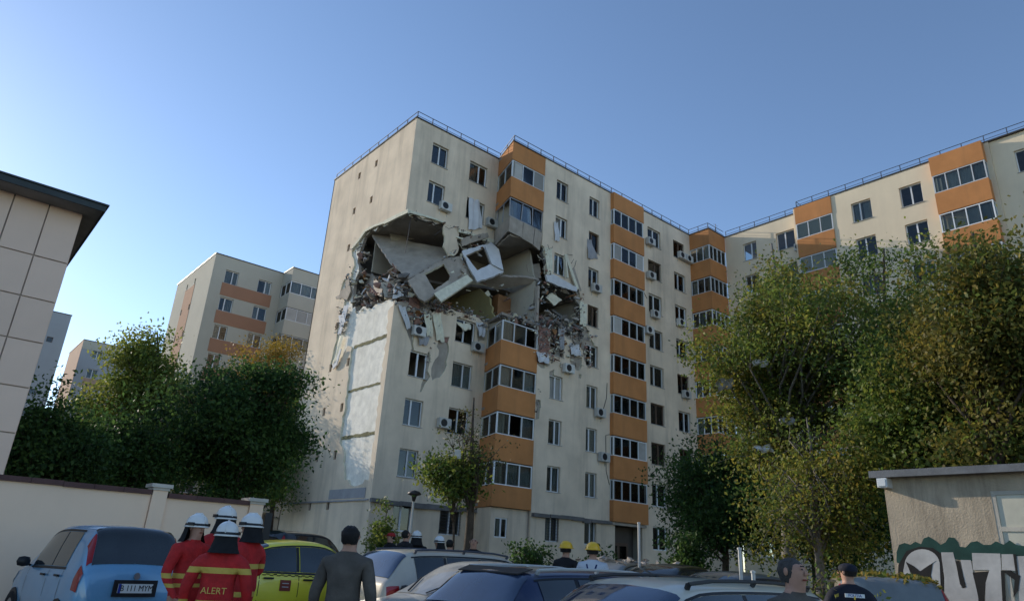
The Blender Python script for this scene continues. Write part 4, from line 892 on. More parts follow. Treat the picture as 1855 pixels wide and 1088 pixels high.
# ================================================================ trees and bushes
GREEN = [(0.074, 0.135, 0.027), (0.115, 0.176, 0.032), (0.061, 0.108, 0.027), (0.176, 0.223, 0.041), (0.243, 0.250, 0.047)]
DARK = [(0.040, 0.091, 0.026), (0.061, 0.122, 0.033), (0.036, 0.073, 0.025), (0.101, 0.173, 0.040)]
AUTUMN = [(.14, .14, .03), (.20, .165, .032), (.10, .13, .027), (.13, .11, .026), (.08, .12, .025), (.25, .19, .037), (.065, .095, .024)]
YELLOW = [(.30, .20, .035), (.24, .18, .035), (.17, .15, .03), (.34, .22, .045)]
LIME = [(0.156, 0.208, 0.039), (0.221, 0.260, 0.046), (0.104, 0.156, 0.033), (0.286, 0.286, 0.058)]
MIXED = [(0.097, 0.150, 0.035), (0.176, 0.220, 0.039), (0.281, 0.263, 0.049), (0.070, 0.105, 0.028), (0.228, 0.176, 0.035), (0.123, 0.185, 0.035)]
def leaves_mesh(name, C, size, rgn, cols, up=.3):
    n = len(C); d = rgn.normal(size=(n, 3)); d[:, 2] -= up; d /= np.linalg.norm(d, axis=1)[:, None]
    q = rgn.normal(size=(n, 3)); b = np.cross(d, q); b /= np.linalg.norm(b, axis=1)[:, None]+1e-9
    s = size*rgn.uniform(.55, 1.3, n)[:, None]; a = d*s*.55; b = b*s*.3
    V = np.stack([C-a, C+b-a*.1, C+a, C-b-a*.1], 1).reshape(-1, 3)
    me = bpy.data.meshes.new(name); me.vertices.add(4*n); me.vertices.foreach_set('co', V.ravel().astype(np.float32))
    me.loops.add(4*n); me.loops.foreach_set('vertex_index', np.arange(4*n, dtype=np.int32)); me.polygons.add(n)
    me.polygons.foreach_set('loop_start', np.arange(0, 4*n, 4, dtype=np.int32)); me.polygons.foreach_set('loop_total', np.full(n, 4, dtype=np.int32))
    ca = me.color_attributes.new('Col', 'FLOAT_COLOR', 'POINT'); cc = np.ones((n, 4, 4), np.float32); cc[:, :, :3] = cols[:, None, :]; ca.data.foreach_set('color', cc.ravel())
    me.materials.append(MATS['leaf']); me.update(); me.validate(); return me
def tree(name, label, base, top, crown, rad, ncl, nlf, ls, pal, seed, cone=0, tr=.16, cat='tree', group=None, bark='bark', sig=.42, bare=0, fork=.45, shell=.45, hang=0):
    """trunk with limbs to each leaf clump; crown = centre, rad = radii"""
    rgn = np.random.default_rng(seed); rg = random.Random(seed); base = Vector(base); crown = Vector(crown)
    if cat == 'tree': ls *= .62; nlf = int(nlf*2.1); sig *= .82
    root = thing(name, label, cat, group, base); mb = MB()
    ctr = crown-base; tp = [Vector((0, 0, -.15))]
    k = 7; topv = Vector((ctr.x, ctr.y, top-base.z))
    for i in range(1, k+1):
        t = i/k; tp.append(topv*t+Vector((rg.uniform(-1, 1), rg.uniform(-1, 1), 0))*tr*.9*(1-t*.3))
    tp = [Vector((p.x*(i/k)**.6 if i else 0, p.y*(i/k)**.6 if i else 0, p.z)) for i, p in enumerate(tp)]
    mb.tube(tp, [max(.02, tr*(1-.85*i/k)) for i in range(k+1)], 9)
    P = []; tries = 0; off = Vector((seed*3.1, seed*1.7, 0))
    while len(P) < ncl and tries < ncl*40:
        tries += 1
        v = Vector(rgn.normal(size=3)).normalized()*(rg.random()**shell)
        lump = noise.noise(Vector(v*1.7)+off)
        if v.length > .66+.75*lump: continue
        q = 1-cone*max(v.z+.25, 0); P.append(ctr+Vector((v.x*rad[0]*q, v.y*rad[1]*q, v.z*rad[2])))
    cent = []; cw = []
    for c in P:
        t = min(max((c.z/(top-base.z))*fork+.12+rg.uniform(-.05, .1), .15), .92); i = min(int(t*k), k-1); s = tp[i].lerp(tp[i+1], t*k-i); m1 = s.lerp(c, .45)+Vector((rg.uniform(-.3, .3), rg.uniform(-.3, .3), rg.uniform(.0, .5))); m2 = s.lerp(c, .8)+Vector((rg.uniform(-.2, .2), rg.uniform(-.2, .2), rg.uniform(0, .2)))
        r0 = tr*.28
        mb.tube([s, m1, m2, c], [r0, r0*.6, r0*.35, .008], 5)
        for _ in range(3):
            e = c+Vector((rg.gauss(0, sig*1.3), rg.gauss(0, sig*1.3), rg.gauss(-hang, sig))); mb.tube([m2, m2.lerp(e, .6)+Vector((0, 0, .08)), e], [.014, .009, .004], 4); cent.append(e); cw.append(.6)
        cent.append(c); cw.append(1)
    mb.build('trunk', bark, root, True)
    if nlf:
        cent = np.array([tuple(c) for c in cent]); cw = np.array(cw); idx = rgn.choice(len(cent), nlf, p=cw/cw.sum())
        keep = np.ones(len(cent), bool)
        if bare: keep = rgn.random(len(cent)) > bare; idx = idx[keep[idx]]
        C = cent[idx]+rgn.normal(size=(len(idx), 3))*np.array([sig, sig, sig*.8])
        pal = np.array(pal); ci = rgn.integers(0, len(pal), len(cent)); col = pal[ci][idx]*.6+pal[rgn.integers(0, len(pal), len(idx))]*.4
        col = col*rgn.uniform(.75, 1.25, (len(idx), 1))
        inst('crown', leaves_mesh('crown', C, ls, rgn, col), root, Matrix.Identity(4))
    return root
def ptree(name, label, px, dist, top_py, bot_py, w_px, n, nl, ls, pal, seed, **kw):
    """tree whose crown spans top_py..bot_py and w_px at this distance; foot on the ground"""
    b = spot(px, dist); t = far(px, top_py, dist).z; lo = far(px, bot_py, dist).z; wr = w_px*dist/FPX/2*1.02
    p = far(px, (top_py+bot_py)/2, dist)
    return tree(name, label, b, t-.4, (p.x, p.y, (t+lo)/2), (wr, wr, (t-lo)/2), n, nl, ls, pal, seed, **kw)
# left side, behind the garden wall
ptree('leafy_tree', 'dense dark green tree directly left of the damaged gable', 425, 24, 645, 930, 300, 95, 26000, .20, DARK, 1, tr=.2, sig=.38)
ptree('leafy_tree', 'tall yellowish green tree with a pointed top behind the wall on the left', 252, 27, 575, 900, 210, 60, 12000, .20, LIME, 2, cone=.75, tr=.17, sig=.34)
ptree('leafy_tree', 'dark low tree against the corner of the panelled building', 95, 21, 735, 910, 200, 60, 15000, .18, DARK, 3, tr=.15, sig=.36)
ptree('leafy_tree', 'small dark tree between the pointed tree and the dense dark tree', 215, 23, 745, 915, 190, 55, 13000, .18, DARK, 4, tr=.15, sig=.36)
ptree('leafy_tree', 'yellow autumn tree standing close to the left edge of the gable', 484, 52, 590, 860, 160, 70, 13000, .26, YELLOW, 5, tr=.2, sig=.55)
# trees beside the gable that dapple it with shade (mostly hidden behind the dark tree)
tree('leafy_tree', 'slim green tree growing close by the gable behind the dense dark tree', (-2.1, 8.9, .55), 8.8, (-2.1, 8.9, 5.6), (1.6, 2.0, 3.1), 55, 8500, .2, GREEN, 6, tr=.15)
tree('leafy_tree', 'bushy green tree at the far end of the gable', (-2.5, 13.6, .6), 12.0, (-2.5, 13.6, 7.2), (2.1, 2.5, 4.8), 70, 11000, .2, GREEN, 16, tr=.16)
tree('leafy_tree', 'green tree close left of the far grey block', (-4.2, 21.0, .6), 13.0, (-4.2, 21.0, 7.9), (2.6, 2.8, 5.0), 70, 8000, .26, GREEN, 17, tr=.16)
tree('leafy_tree', 'green tree at the foot of the far grey block', (-4.6, 25.6, .6), 13.2, (-4.6, 25.6, 8.0), (2.6, 2.8, 5.0), 70, 8000, .26, GREEN, 18, tr=.16)
# right side
ptree('leafy_tree', 'large green and yellow tree right of the damaged block', 1425, 25, 420, 960, 420, 140, 27000, .20, MIXED, 7, tr=.24, sig=.42, hang=.1, bark='bark_grey', shell=.6)
ptree('leafy_tree', 'broad tree with rusty yellow leaves over the shed', 1815, 19, 385, 880, 270, 95, 20000, .19, AUTUMN, 8, tr=.22, sig=.40, shell=.6)
ptree('leafy_tree', 'thin crowned green tree between the large tree and the rusty one', 1635, 25.5, 425, 950, 250, 85, 14500, .2, GREEN, 9, tr=.2, sig=.45, shell=.6)
ptree('leafy_tree', 'green tree low behind the shed roof', 1715, 21.5, 580, 985, 340, 100, 22000, .19, GREEN, 10, tr=.18, sig=.42)
ptree('leafy_tree', 'dark tree in front of the wing with drooping twigs', 1480, 21, 730, 1040, 240, 60, 8500, .17, MIXED, 11, tr=.15, sig=.45, hang=.5, bark='bark_grey', bare=.35)
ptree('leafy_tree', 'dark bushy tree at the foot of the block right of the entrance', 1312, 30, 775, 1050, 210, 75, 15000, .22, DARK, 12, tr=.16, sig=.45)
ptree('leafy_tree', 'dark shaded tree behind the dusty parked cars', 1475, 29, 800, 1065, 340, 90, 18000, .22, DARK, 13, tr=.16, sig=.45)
# damaged street tree before the facade, blown nearly bare
tb = spot(850, 27); tp_ = far(848, 720, 27)
sm = tree('street_tree', 'half bare street tree with dark forked trunk before the facade', tb, tp_.z, far(852, 830, 27), (1.5, 1.5, 2.0), 30, 1300, .17, [(.05, .075, .02), (.085, .10, .03), (.10, .095, .035), (.04, .05, .02)], 14, tr=.21, bare=.45, sig=.32, shell=.7)
tl_ = far(815, 870, 27); tree('leafy_bush', 'green bough hanging low left of the half bare street tree', spot(822, 26.8), tl_.z+.9, tl_, (1.1, 1.1, .95), 26, 4200, .15, GREEN, 15, tr=.06, cat='bush', sig=.28)
def bush(label, px, dist, top_py, w_px, nl, ls, pal, seed, name='leafy_bush'):
    b = spot(px, dist); t = far(px, top_py, dist).z; h = max(.4, t-b.z); r = w_px*dist/FPX/2
    return tree(name, label, b, t-.1, (b.x, b.y, b.z+h*.55), (r, r, h*.48), 26, nl, ls, pal, seed, tr=.035, cat='bush', sig=.16, fork=.3)
bush('leafy bush climbing the corner of the damaged block', 692, 32, 918, 42, 3200, .13, GREEN, 21)
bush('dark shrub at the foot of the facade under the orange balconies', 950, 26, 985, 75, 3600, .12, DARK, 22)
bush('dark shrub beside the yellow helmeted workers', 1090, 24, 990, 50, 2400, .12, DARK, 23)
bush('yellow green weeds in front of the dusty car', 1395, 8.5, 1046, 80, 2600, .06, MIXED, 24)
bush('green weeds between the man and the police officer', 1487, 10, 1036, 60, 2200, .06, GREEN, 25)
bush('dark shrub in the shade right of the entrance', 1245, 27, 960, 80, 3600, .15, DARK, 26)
# sheets and scraps caught in the right hand trees
for px, py, d, s, la, sd_ in ((1385, 810, 23.2, .28, 'white plastic scrap caught low in the large tree', 1), (1427, 760, 23.1, .26, 'grey crumpled sheet caught above the white scrap in the large tree', 2), (1378, 655, 23.0, .28, 'white torn sheet high in the left of the large tree', 3), (1312, 690, 23.4, .3, 'pale blue cloth hanging at the left edge of the large tree', 4), (1602, 655, 24.5, .3, 'white shred in the thin crowned tree', 5)):
    p = far(px, py, d); r1 = rt*s; mb_pts = [p-r1+up0*.1*s, p+r1*.8+up0*.35*s, p+r1*1.1-up0*.5*s, p-r1*.7-up0*(.45 if sd_ != 4 else 1.3)*s]
    cloth('caught_sheet', mb_pts, 'cloth_white' if sd_ in (1, 3, 5) else 'cloth_grey', la, sd_+20, 'sheet', 'debris caught in the trees')
p = far(829, 822, 26); mb = MB(); mb.obox(p, rt*.12, fw*.03, up0*.16); mb.obox(p-fw*.032, rt*.1, fw*.002, up0*.13); tag(mb.build('sign_box', 'helmet_white'), 'small white box stuck in the bough of the street tree', 'box')

# ================================================================ cars
def catmull(xs, ys, x):
    n = len(xs)
    if x <= xs[0]: return ys[0]
    if x >= xs[-1]: return ys[-1]
    i = max(j for j in range(n) if xs[j] <= x); i = min(i, n-2); t = (x-xs[i])/(xs[i+1]-xs[i])
    m0 = (ys[i+1]-ys[max(i-1, 0)])/(xs[i+1]-xs[max(i-1, 0)]); m1 = (ys[min(i+2, n-1)]-ys[i])/(xs[min(i+2, n-1)]-xs[i]); h = xs[i+1]-xs[i]
    d = (ys[i+1]-ys[i])/h
    def lim(m): return 0 if m*d <= 0 else (min(abs(m), 3*abs(d))*(1 if d > 0 else -1))
    m0, m1 = lim(m0), lim(m1)
    return (2*t**3-3*t**2+1)*ys[i]+(t**3-2*t**2+t)*h*m0+(-2*t**3+3*t**2)*ys[i+1]+(t**3-t**2)*h*m1
# x forward; rows: x, belt z, roof z, half width at belt, half width at roof
CARS = {
 'mpv': dict(L=3.75, st=[(-1.84, .62, .66, .66, .60), (-1.82, .90, .96, .76, .70), (-1.74, .96, 1.08, .80, .66), (-1.52, .98, 1.50, .82, .60), (-1.30, .98, 1.585, .83, .60), (-.4, .96, 1.60, .84, .62), (.35, .94, 1.53, .84, .62), (1.05, .93, 1.08, .83, .68), (1.25, .90, .96, .82, .70), (1.65, .80, .84, .78, .66), (1.84, .62, .66, .68, .56)], rear=(-1.73, -1.40), front=(.42, 1.12), side=[(-1.05, -.42), (-.36, .62)], wx=(-1.22, 1.2)),
 'sedan': dict(L=4.3, st=[(-2.14, .60, .64, .66, .60), (-2.12, .92, .95, .76, .70), (-2.0, .95, .99, .80, .72), (-1.52, .96, 1.03, .83, .70), (-.95, .95, 1.38, .84, .60), (-.65, .94, 1.46, .84, .59), (-.05, .93, 1.50, .84, .60), (.42, .92, 1.43, .84, .60), (1.05, .90, 1.02, .83, .68), (1.25, .87, .93, .82, .70), (1.85, .78, .82, .78, .66), (2.13, .60, .64, .68, .56)], rear=(-1.50, -.80), front=(.45, 1.1), side=[(-.98, -.32), (-.25, .72)], wx=(-1.33, 1.32)),
 'estate': dict(L=4.5, st=[(-2.23, .60, .64, .68, .62), (-2.21, .90, .94, .78, .72), (-2.12, .94, 1.03, .81, .70), (-1.80, .95, 1.38, .83, .60), (-1.60, .95, 1.445, .84, .59), (-.7, .94, 1.48, .85, .61), (.1, .92, 1.47, .85, .61), (.55, .91, 1.40, .85, .61), (1.2, .90, 1.01, .84, .70), (1.38, .87, .92, .83, .71), (1.95, .76, .80, .79, .66), (2.22, .58, .62, .68, .56)], rear=(-2.10, -1.74), front=(.58, 1.24), side=[(-1.62, -1.05), (-.98, -.3), (-.24, .85)], wx=(-1.36, 1.4)),
}
def car(name, label, kind, pos, heading, body, glass='car_glass', H=None, rails=None, cat='car', rear_glass=None, front_glass=None, lamps=None, detail=False, spoiler=False):
    D = CARS[kind]; st = D['st']; xs = [s[0] for s in st]; zmax = max(s[2] for s in st); kz = (H or zmax)/zmax
    root = thing(name, label, cat, None, (pos[0], pos[1], pos[2] if len(pos) > 2 else ground(pos[0], pos[1])), heading)
    cols = [[s[i] for s in st] for i in range(5)]
    def ring(x):
        zb, zr, wb, wr = [catmull(xs, cols[i], x) for i in (1, 2, 3, 4)]; zb *= kz; zr *= kz
        lo = .26+.10*max(0, (abs(x)-1.5)/.7)**2; g = zr-zb
        e = min(1, g/.3)
        pts = [(wb*.90, lo-.04), (wb*.985, lo+.06), (wb*1.03, lo+(zb-lo)*.45), (wb*1.02, zb-.10), (wb*.985, zb), (wb*.985+(wr*1.08-wb*.985)*.5, zb+(g-.05*e)*.5), (wr*1.06, zr-.085*e), (wr*.93, zr-.032*e), (wr*.6, zr-.008*e), (0, zr+.006)]
        return [Vector((x, y, z)) for y, z in pts]
    NR = 10
    def S_(x, t, lift=0):
        def P(x, t):
            r = ring(x); i = min(int(abs(t)), NR-2); p = r[i].lerp(r[i+1], abs(t)-i)
            return Vector((p.x, p.y if t >= 0 else -p.y, p.z))
        p = P(x, t)
        if lift:
            s = 1 if t >= 0 else -1; e = .02
            du = P(x+e, t)-P(x-e, t); ta = min(abs(t)+.05, NR-1); tb2 = max(abs(t)-.05, 0); dv = P(x, s*ta)-P(x, s*tb2)
            n = du.cross(dv)
            if n.length > 1e-9:
                n.normalize(); out_ = Vector((0, p.y, p.z-.6))
                if abs(t) >= NR-1.01: out_ = Vector((0, 0, 1))
                if n.dot(out_) < 0: n = -n
                p = p+n*lift
        return p
    ns = 64; X = sorted(set([xs[0]+(xs[-1]-xs[0])*i/ns for i in range(ns+1)]+xs)); mb = MB(); nv = 2*NR-1
    for x in X:
        r = ring(x); mb.v += [tuple(p) for p in r]+[(p.x, -p.y, p.z) for p in r[-2::-1]]
    for i in range(len(X)-1):
        for j in range(nv-1): mb.f.append((i*nv+j, (i+1)*nv+j, (i+1)*nv+j+1, i*nv+j+1)); mb.m.append(0)
        mb.f.append((i*nv+nv-1, (i+1)*nv+nv-1, (i+1)*nv, i*nv)); mb.m.append(1)
    mb.f += [tuple(range(nv)), tuple((len(X)-1)*nv+j for j in range(nv-1, -1, -1))]; mb.m += [0, 0]
    bd = mb.build('body', [body, 'black_plastic'], root, True)
    def patch(nm, x0, x1, t0, t1, mat, lift=.008, parent=root, nx=8, ntt=4, cross=False, taper=None):
        b = MB(); vs = []
        for i in range(nx+1):
            x = x0+(x1-x0)*i/nx
            ts = [t0+(t1-t0)*j/ntt for j in range(ntt+1)]
            if cross: ts = [t0+(NR-1-t0)*j/ntt for j in range(ntt+1)]+[-(t0+(NR-1-t0)*j/ntt) for j in range(ntt-1, -1, -1)]
            vs += [S_(x, t, lift) for t in ts]
        m2 = len(vs)//(nx+1); b.add(vs, [(i*m2+j, (i+1)*m2+j, (i+1)*m2+j+1, i*m2+j+1) for i in range(nx) for j in range(m2-1)])
        return b.build(nm, mat, parent, True)
    patch('rear_window', D['rear'][0], D['rear'][1], 6.35, 9, rear_glass or glass, cross=True, ntt=5)
    patch('windscreen', D['front'][0], D['front'][1], 6.35, 9, front_glass or glass, cross=True, ntt=5)
    for sgn in (1, -1):
        for a, b_ in D['side']: patch('side_window', a, b_, sgn*4.18, sgn*5.88, glass)
        a, b_ = D['side'][0][0]-.05, D['side'][-1][1]+.06
        patch('window_trim', a, b_, sgn*4.04, sgn*4.16, 'black_plastic', .006, ntt=1, nx=14); patch('window_trim', a, b_, sgn*5.9, sgn*6.02, 'black_plastic', .006, ntt=1, nx=14)
        for x in D['side'][:-1]: patch('pillar_trim', x[1]+.004, x[1]+.055, sgn*4.2, sgn*5.86, 'black_plastic', .007, nx=1)
        for x, ln in ((D['side'][-1][0]-.03, 1), (D['side'][-1][1]+.1, 1), (D['side'][-2][0]-.02, 1)): patch('door_seam', x, x+.012, sgn*1.2, sgn*4.0, 'black_plastic', .004, nx=1, ntt=5)
        for x in (D['side'][-1][0]+.06, D['side'][-2][0]+.06):
            p = S_(x+.08, sgn*3.25, .03); b = MB(); b.obox(p, (.085, 0, 0), (0, .016, 0), (0, 0, .014)); b.build('door_handle', 'black_plastic' if detail else body, root)
        p = S_(D['front'][1]-.28, sgn*4.2, 0)+Vector((0, sgn*.12, .06)); b = MB(); b.lathe([(0, -.075), (.07, -.06), (.09, 0), (.07, .06), (0, .075)], 10, p, .7, 1.25); b.bar(p, p+Vector((0, -sgn*.14, -.06)), .04, .03); b.build('wing_mirror', 'black_plastic', root, True)
        t0, t1 = (2.6, 4.6) if kind == 'mpv' else (2.5, 3.9)
        patch('tail_lamp', xs[0]+.05, xs[0]+(.26 if kind != 'mpv' else .22), sgn*t0, sgn*t1, lamps or 'lamp_red', .012)
        if kind == 'mpv': patch('tail_lamp', D['rear'][0]+.02, D['rear'][1]-.08, sgn*5.3, sgn*6.3, 'lamp_red', .011)
        patch('head_lamp', xs[-1]-.38, xs[-1]-.06, sgn*3.0, sgn*4.4, 'lamp_clear', .01)
        for x in D['wx']:
            y = sgn*.80; b = MB(); k = 20
            b.add([(x+.335*math.cos(R(i*18)), sgn*.872, .30+.335*math.sin(R(i*18))) for i in range(k)], [tuple(range(k)) if sgn > 0 else tuple(range(k-1, -1, -1))]); b.add([(x+.335*math.cos(R(i*18)), yy, .30+.335*math.sin(R(i*18))) for yy in (sgn*.872, sgn*.70) for i in range(k)], [(i, (i+1) % k, k+(i+1) % k, k+i) for i in range(k)]); b.build('wheel_arch', 'black_plastic', root)
            wh = MB(); Tn = [(.19, -.09), (.27, -.10), (.295, -.06), (.295, .06), (.27, .10), (.19, .09)]
            wh.add([(x+r*math.cos(R(i*18)), sgn*.80+yy, .295+r*math.sin(R(i*18))) for r, yy in Tn for i in range(k)], [(a*k+i, a*k+(i+1) % k, (a+1)*k+(i+1) % k, (a+1)*k+i) for a in range(len(Tn)-1) for i in range(k)]); ty = wh.build('wheel', 'tyre', root, True)
            rb = MB(); rb.add([(x+.19*math.cos(R(i*18)), sgn*.885, .295+.19*math.sin(R(i*18))) for i in range(k)]+[(x, sgn*.90, .295)], [(i, (i+1) % k, k) for i in range(k)]); rb.build('rim', 'rim', ty)
        if rails:
            b = MB(); b.tube([S_(-1.55+.33*i, sgn*6.9, .05) for i in range(7)], .017, 6)
            for i in (0, 3, 6): b.bar(S_(-1.55+.33*i, sgn*6.9, 0), S_(-1.55+.33*i, sgn*6.9, .05), .04, .03)
            b.build('roof_rail', rails, root)
    zp = .62*kz
    b = MB(); b.box((xs[0]-.03, -.78, .30), (xs[0]+.18, .78, .52)); b.build('rear_bumper', body, root); b = MB(); b.box((xs[-1]-.18, -.78, .26), (xs[-1]+.02, .78, .48)); b.build('front_bumper', body, root)
    if spoiler:
        b = MB(); b.prism([(-1.80, -.50, 1.395*kz), (-1.80, .50, 1.395*kz), (-1.60, .54, 1.452*kz), (-1.60, -.54, 1.452*kz)], (0, 0, .012)); b.build('spoiler', 'black_plastic', root)
    p = S_(D['front'][1]-.02, 9, .02); b = MB()
    for y in (-.35, .15): b.bar(p+Vector((0, y, 0)), S_(D['front'][1]-.32, 8 if y > 0 else -8, .02)+Vector((0, y*.4, 0)), .02, .015)
    b.build('wiper', 'black_plastic', root)
    root_S[root.name] = S_
    return root
root_S = {}
blue = car('parked_car', 'light blue compact hatchback seen from behind beside the garden wall', 'mpv', (-15.42, -19.17), R(96), 'car_blue', detail=True, H=1.60)
blue.scale = (.92, .86, 1)
# rear plate, badge and handle of the blue car
def on_rear(root, x, z, wid, hgt, mat, name, y=0, th=.012):
    b = MB(); b.box((x-th, y-wid/2, z-hgt/2), (x, y+wid/2, z+hgt/2)); return b.build(name, mat, root)
pb = on_rear(blue, -1.865, .80, .66, .21, 'black_plastic', 'plate_recess'); pl = on_rear(blue, -1.878, .80, .52, .115, 'plate', 'number_plate'); on_rear(blue, -1.891, .80, .04, .113, 'plate_blue', 'plate_band', .238, .003)
inst('plate_text', text_mesh('plate_text', 'B 111 MYM', .105, 'paint_black'), blue, Matrix.Translation((-1.893, -.02, .80))@Matrix(((0, 0, -1, 0), (-1, 0, 0, 0), (0, 1, 0, 0), (0, 0, 0, 1))))
b = MB(); b.lathe([(0, -.012), (.045, -.012), (.045, .012), (0, .012)], 16, (0, 0, 0)); inst('badge', b.mesh('badge', 'rim'), blue, Matrix.Translation((-1.845, 0, .955))@Matrix.Rotation(R(90), 4, 'Y'))
on_rear(blue, -1.86, .40, 1.5, .16, 'car_blue', 'rear_bumper')
taxi = car('taxi', 'bright yellow taxi saloon seen from the side behind the firefighters', 'sedan', (-12.1, -18.85), R(2), 'car_yellow', detail=True, H=1.53)
St = root_S[taxi.name]
b = MB(); q = [St(-.62+.2*i/4, -(2.45+.7*j/3), .012) for j in range(4) for i in range(5)]; b.add(q, [(j*5+i, j*5+i+1, (j+1)*5+i+1, (j+1)*5+i) for j in range(3) for i in range(4)]); b.build('door_emblem', 'emblem', taxi)
b = MB()
for t in (2.65, 2.85): b.add([St(-.58, -t, .016), St(-.46, -t, .016), St(-.46, -(t+.05), .016), St(-.58, -(t+.05), .016)], [(0, 1, 2, 3)])
b.build('emblem_print', 'paint_grey', taxi)
b = MB()
for i in range(26):
    for r_ in (0, 1):
        if (i+r_) % 2 == 0: b.add([St(-.95+.066*i, -(3.72+.14*r_), .012), St(-.95+.066*(i+1), -(3.72+.14*r_), .012), St(-.95+.066*(i+1), -(3.86+.14*r_), .012), St(-.95+.066*i, -(3.86+.14*r_), .012)], [(0, 1, 2, 3)])
b.build('chequer_band', 'paint_black', taxi)
car('parked_car', 'dusty beige estate car with red tail lamp behind the man in dark jacket', 'estate', (-9.95, -21.35), R(2), 'car_beige', H=1.50, rails='rail_metal', rear_glass='car_glass_blue')
car('parked_car', 'dust covered grey saloon facing left between two estate cars', 'sedan', (-11.1, -23.35), R(176), 'car_dust', 'car_glass_dust', H=1.40)
car('parked_car', 'dark navy estate car with pale roof rails in the middle foreground', 'estate', (-10.95, -25.3), R(3), 'car_navy', H=1.40, rails='steel_pale', rear_glass='car_glass_blue', spoiler=True)
car('parked_car', 'cream car with black roof rails facing left in the near foreground', 'estate', (-12.15, -27.45), R(178), 'car_cream', H=1.42, rails='black_plastic', front_glass='car_glass_blue')
sp_ = spot(545, 21.5); car('parked_car', 'black off road car parked before the gable behind the taxi', 'mpv', sp_, R(25), 'car_black', H=1.72)
sp_ = spot(1325, 13.2); car('wrecked_car', 'ash covered dark car with missing windows beside the pale post', 'sedan', sp_, R(170), 'car_ash', H=1.44, glass='car_glass')
sp_ = spot(1225, 17.5); car('parked_car', 'dark car half hidden in the shade right of the entrance', 'sedan', sp_, R(5), 'car_black', H=1.47)
sp_ = spot(1120, 19); car('wrecked_car', 'dust caked car with debris on its roof before the entrance', 'sedan', sp_, R(15), 'car_olddust', 'car_glass_dust', H=1.46)
sp_ = spot(1578, 13); old = car('parked_car', 'old dusty beige car with leaves on its roof at the shed corner', 'mpv', sp_, R(30), 'car_olddust', H=1.5, rear_glass='car_glass_dust')
So = root_S[old.name]; rg = random.Random(4); Cc = np.array([tuple(So(rg.uniform(-1.5, .4), rg.choice((-1, 1))*rg.uniform(6.6, 9), .03)) for _ in range(420)]); rgn = np.random.default_rng(4)
lv = bpy.data.objects.new('fallen_leaves', leaves_mesh('fallen_leaves', Cc+rgn.normal(size=Cc.shape)*.015, .09, rgn, np.array(AUTUMN+YELLOW)[rgn.integers(0, 10, 420)], 0)); link(lv, old); lv['kind'] = 'stuff'
p = spot(1120, 19); pile('rubble', [((p.x, p.y, p.z+1.4), (.5, .5, .05), 90, (.03, .15)), ((p.x+.7, p.y-.4, p.z+1.25), (.3, .3, .08), 50, (.03, .14))], ['rubble', 'concrete'], 'rubble lying on the dust caked car before the entrance', 9, 'rubble')
p = spot(1255, 13.5); pile('rubble', [((p.x, p.y, p.z+.2), (.6, .5, .3), 200, (.04, .16))], ['rubble', 'concrete'], 'low heap of dusty debris beside the ash covered car', 10, 'rubble')
p = spot(950, 27); pile('rubble', [((p.x+i*1.1-4, p.y-i*.9+2, p.z), (.8, .6, .3), 60, (.05, .4)) for i in range(9)], ['rubble', 'concrete', 'foam'], 'fallen masonry strewn along the foot of the facade', 11, 'rubble')
# posts and lamp
for px, d, top, bot, r_, la, mt in ((1340, 12.2, 995, 1090, .028, 'pale metal post beside the ash covered car', 'steel_pale'), (1362, 11.5, 1037, 1095, .03, 'short pale post right of the tall pale post', 'steel_pale'), (1158, 17, 948, 1060, .03, 'thin pale pole before the dark entrance', 'steel_pale')):
    b_ = spot(px, d); t_ = far(px, top, d); mb = MB(); mb.tube([(b_.x, b_.y, b_.z-.05), (b_.x, b_.y, t_.z)], r_, 8); mb.lathe([(0, .04), (r_*1.3, .03), (r_*1.3, 0), (0, 0)], 8, (b_.x, b_.y, t_.z)); tag(mb.build('post', mt), la, 'post')
b_ = spot(740, 27.5); t_ = far(741, 897, 27.5); lp = thing('street_lamp', 'thin street lamp with a mushroom head before the corner windows', 'street lamp', None, b_)
mb = MB(); mb.tube([(0, 0, -.1), (0, 0, t_.z-b_.z)], .045, 8); mb.build('pole', 'steel_pale', lp); mb = MB(); mb.lathe([(0, .22), (.2, .16), (.27, .08), (.25, .05), (.1, .0), (.05, -.2), (0, -.2)], 12, (0, 0, t_.z-b_.z)); mb.build('lamp_head', 'flashing', lp, True)

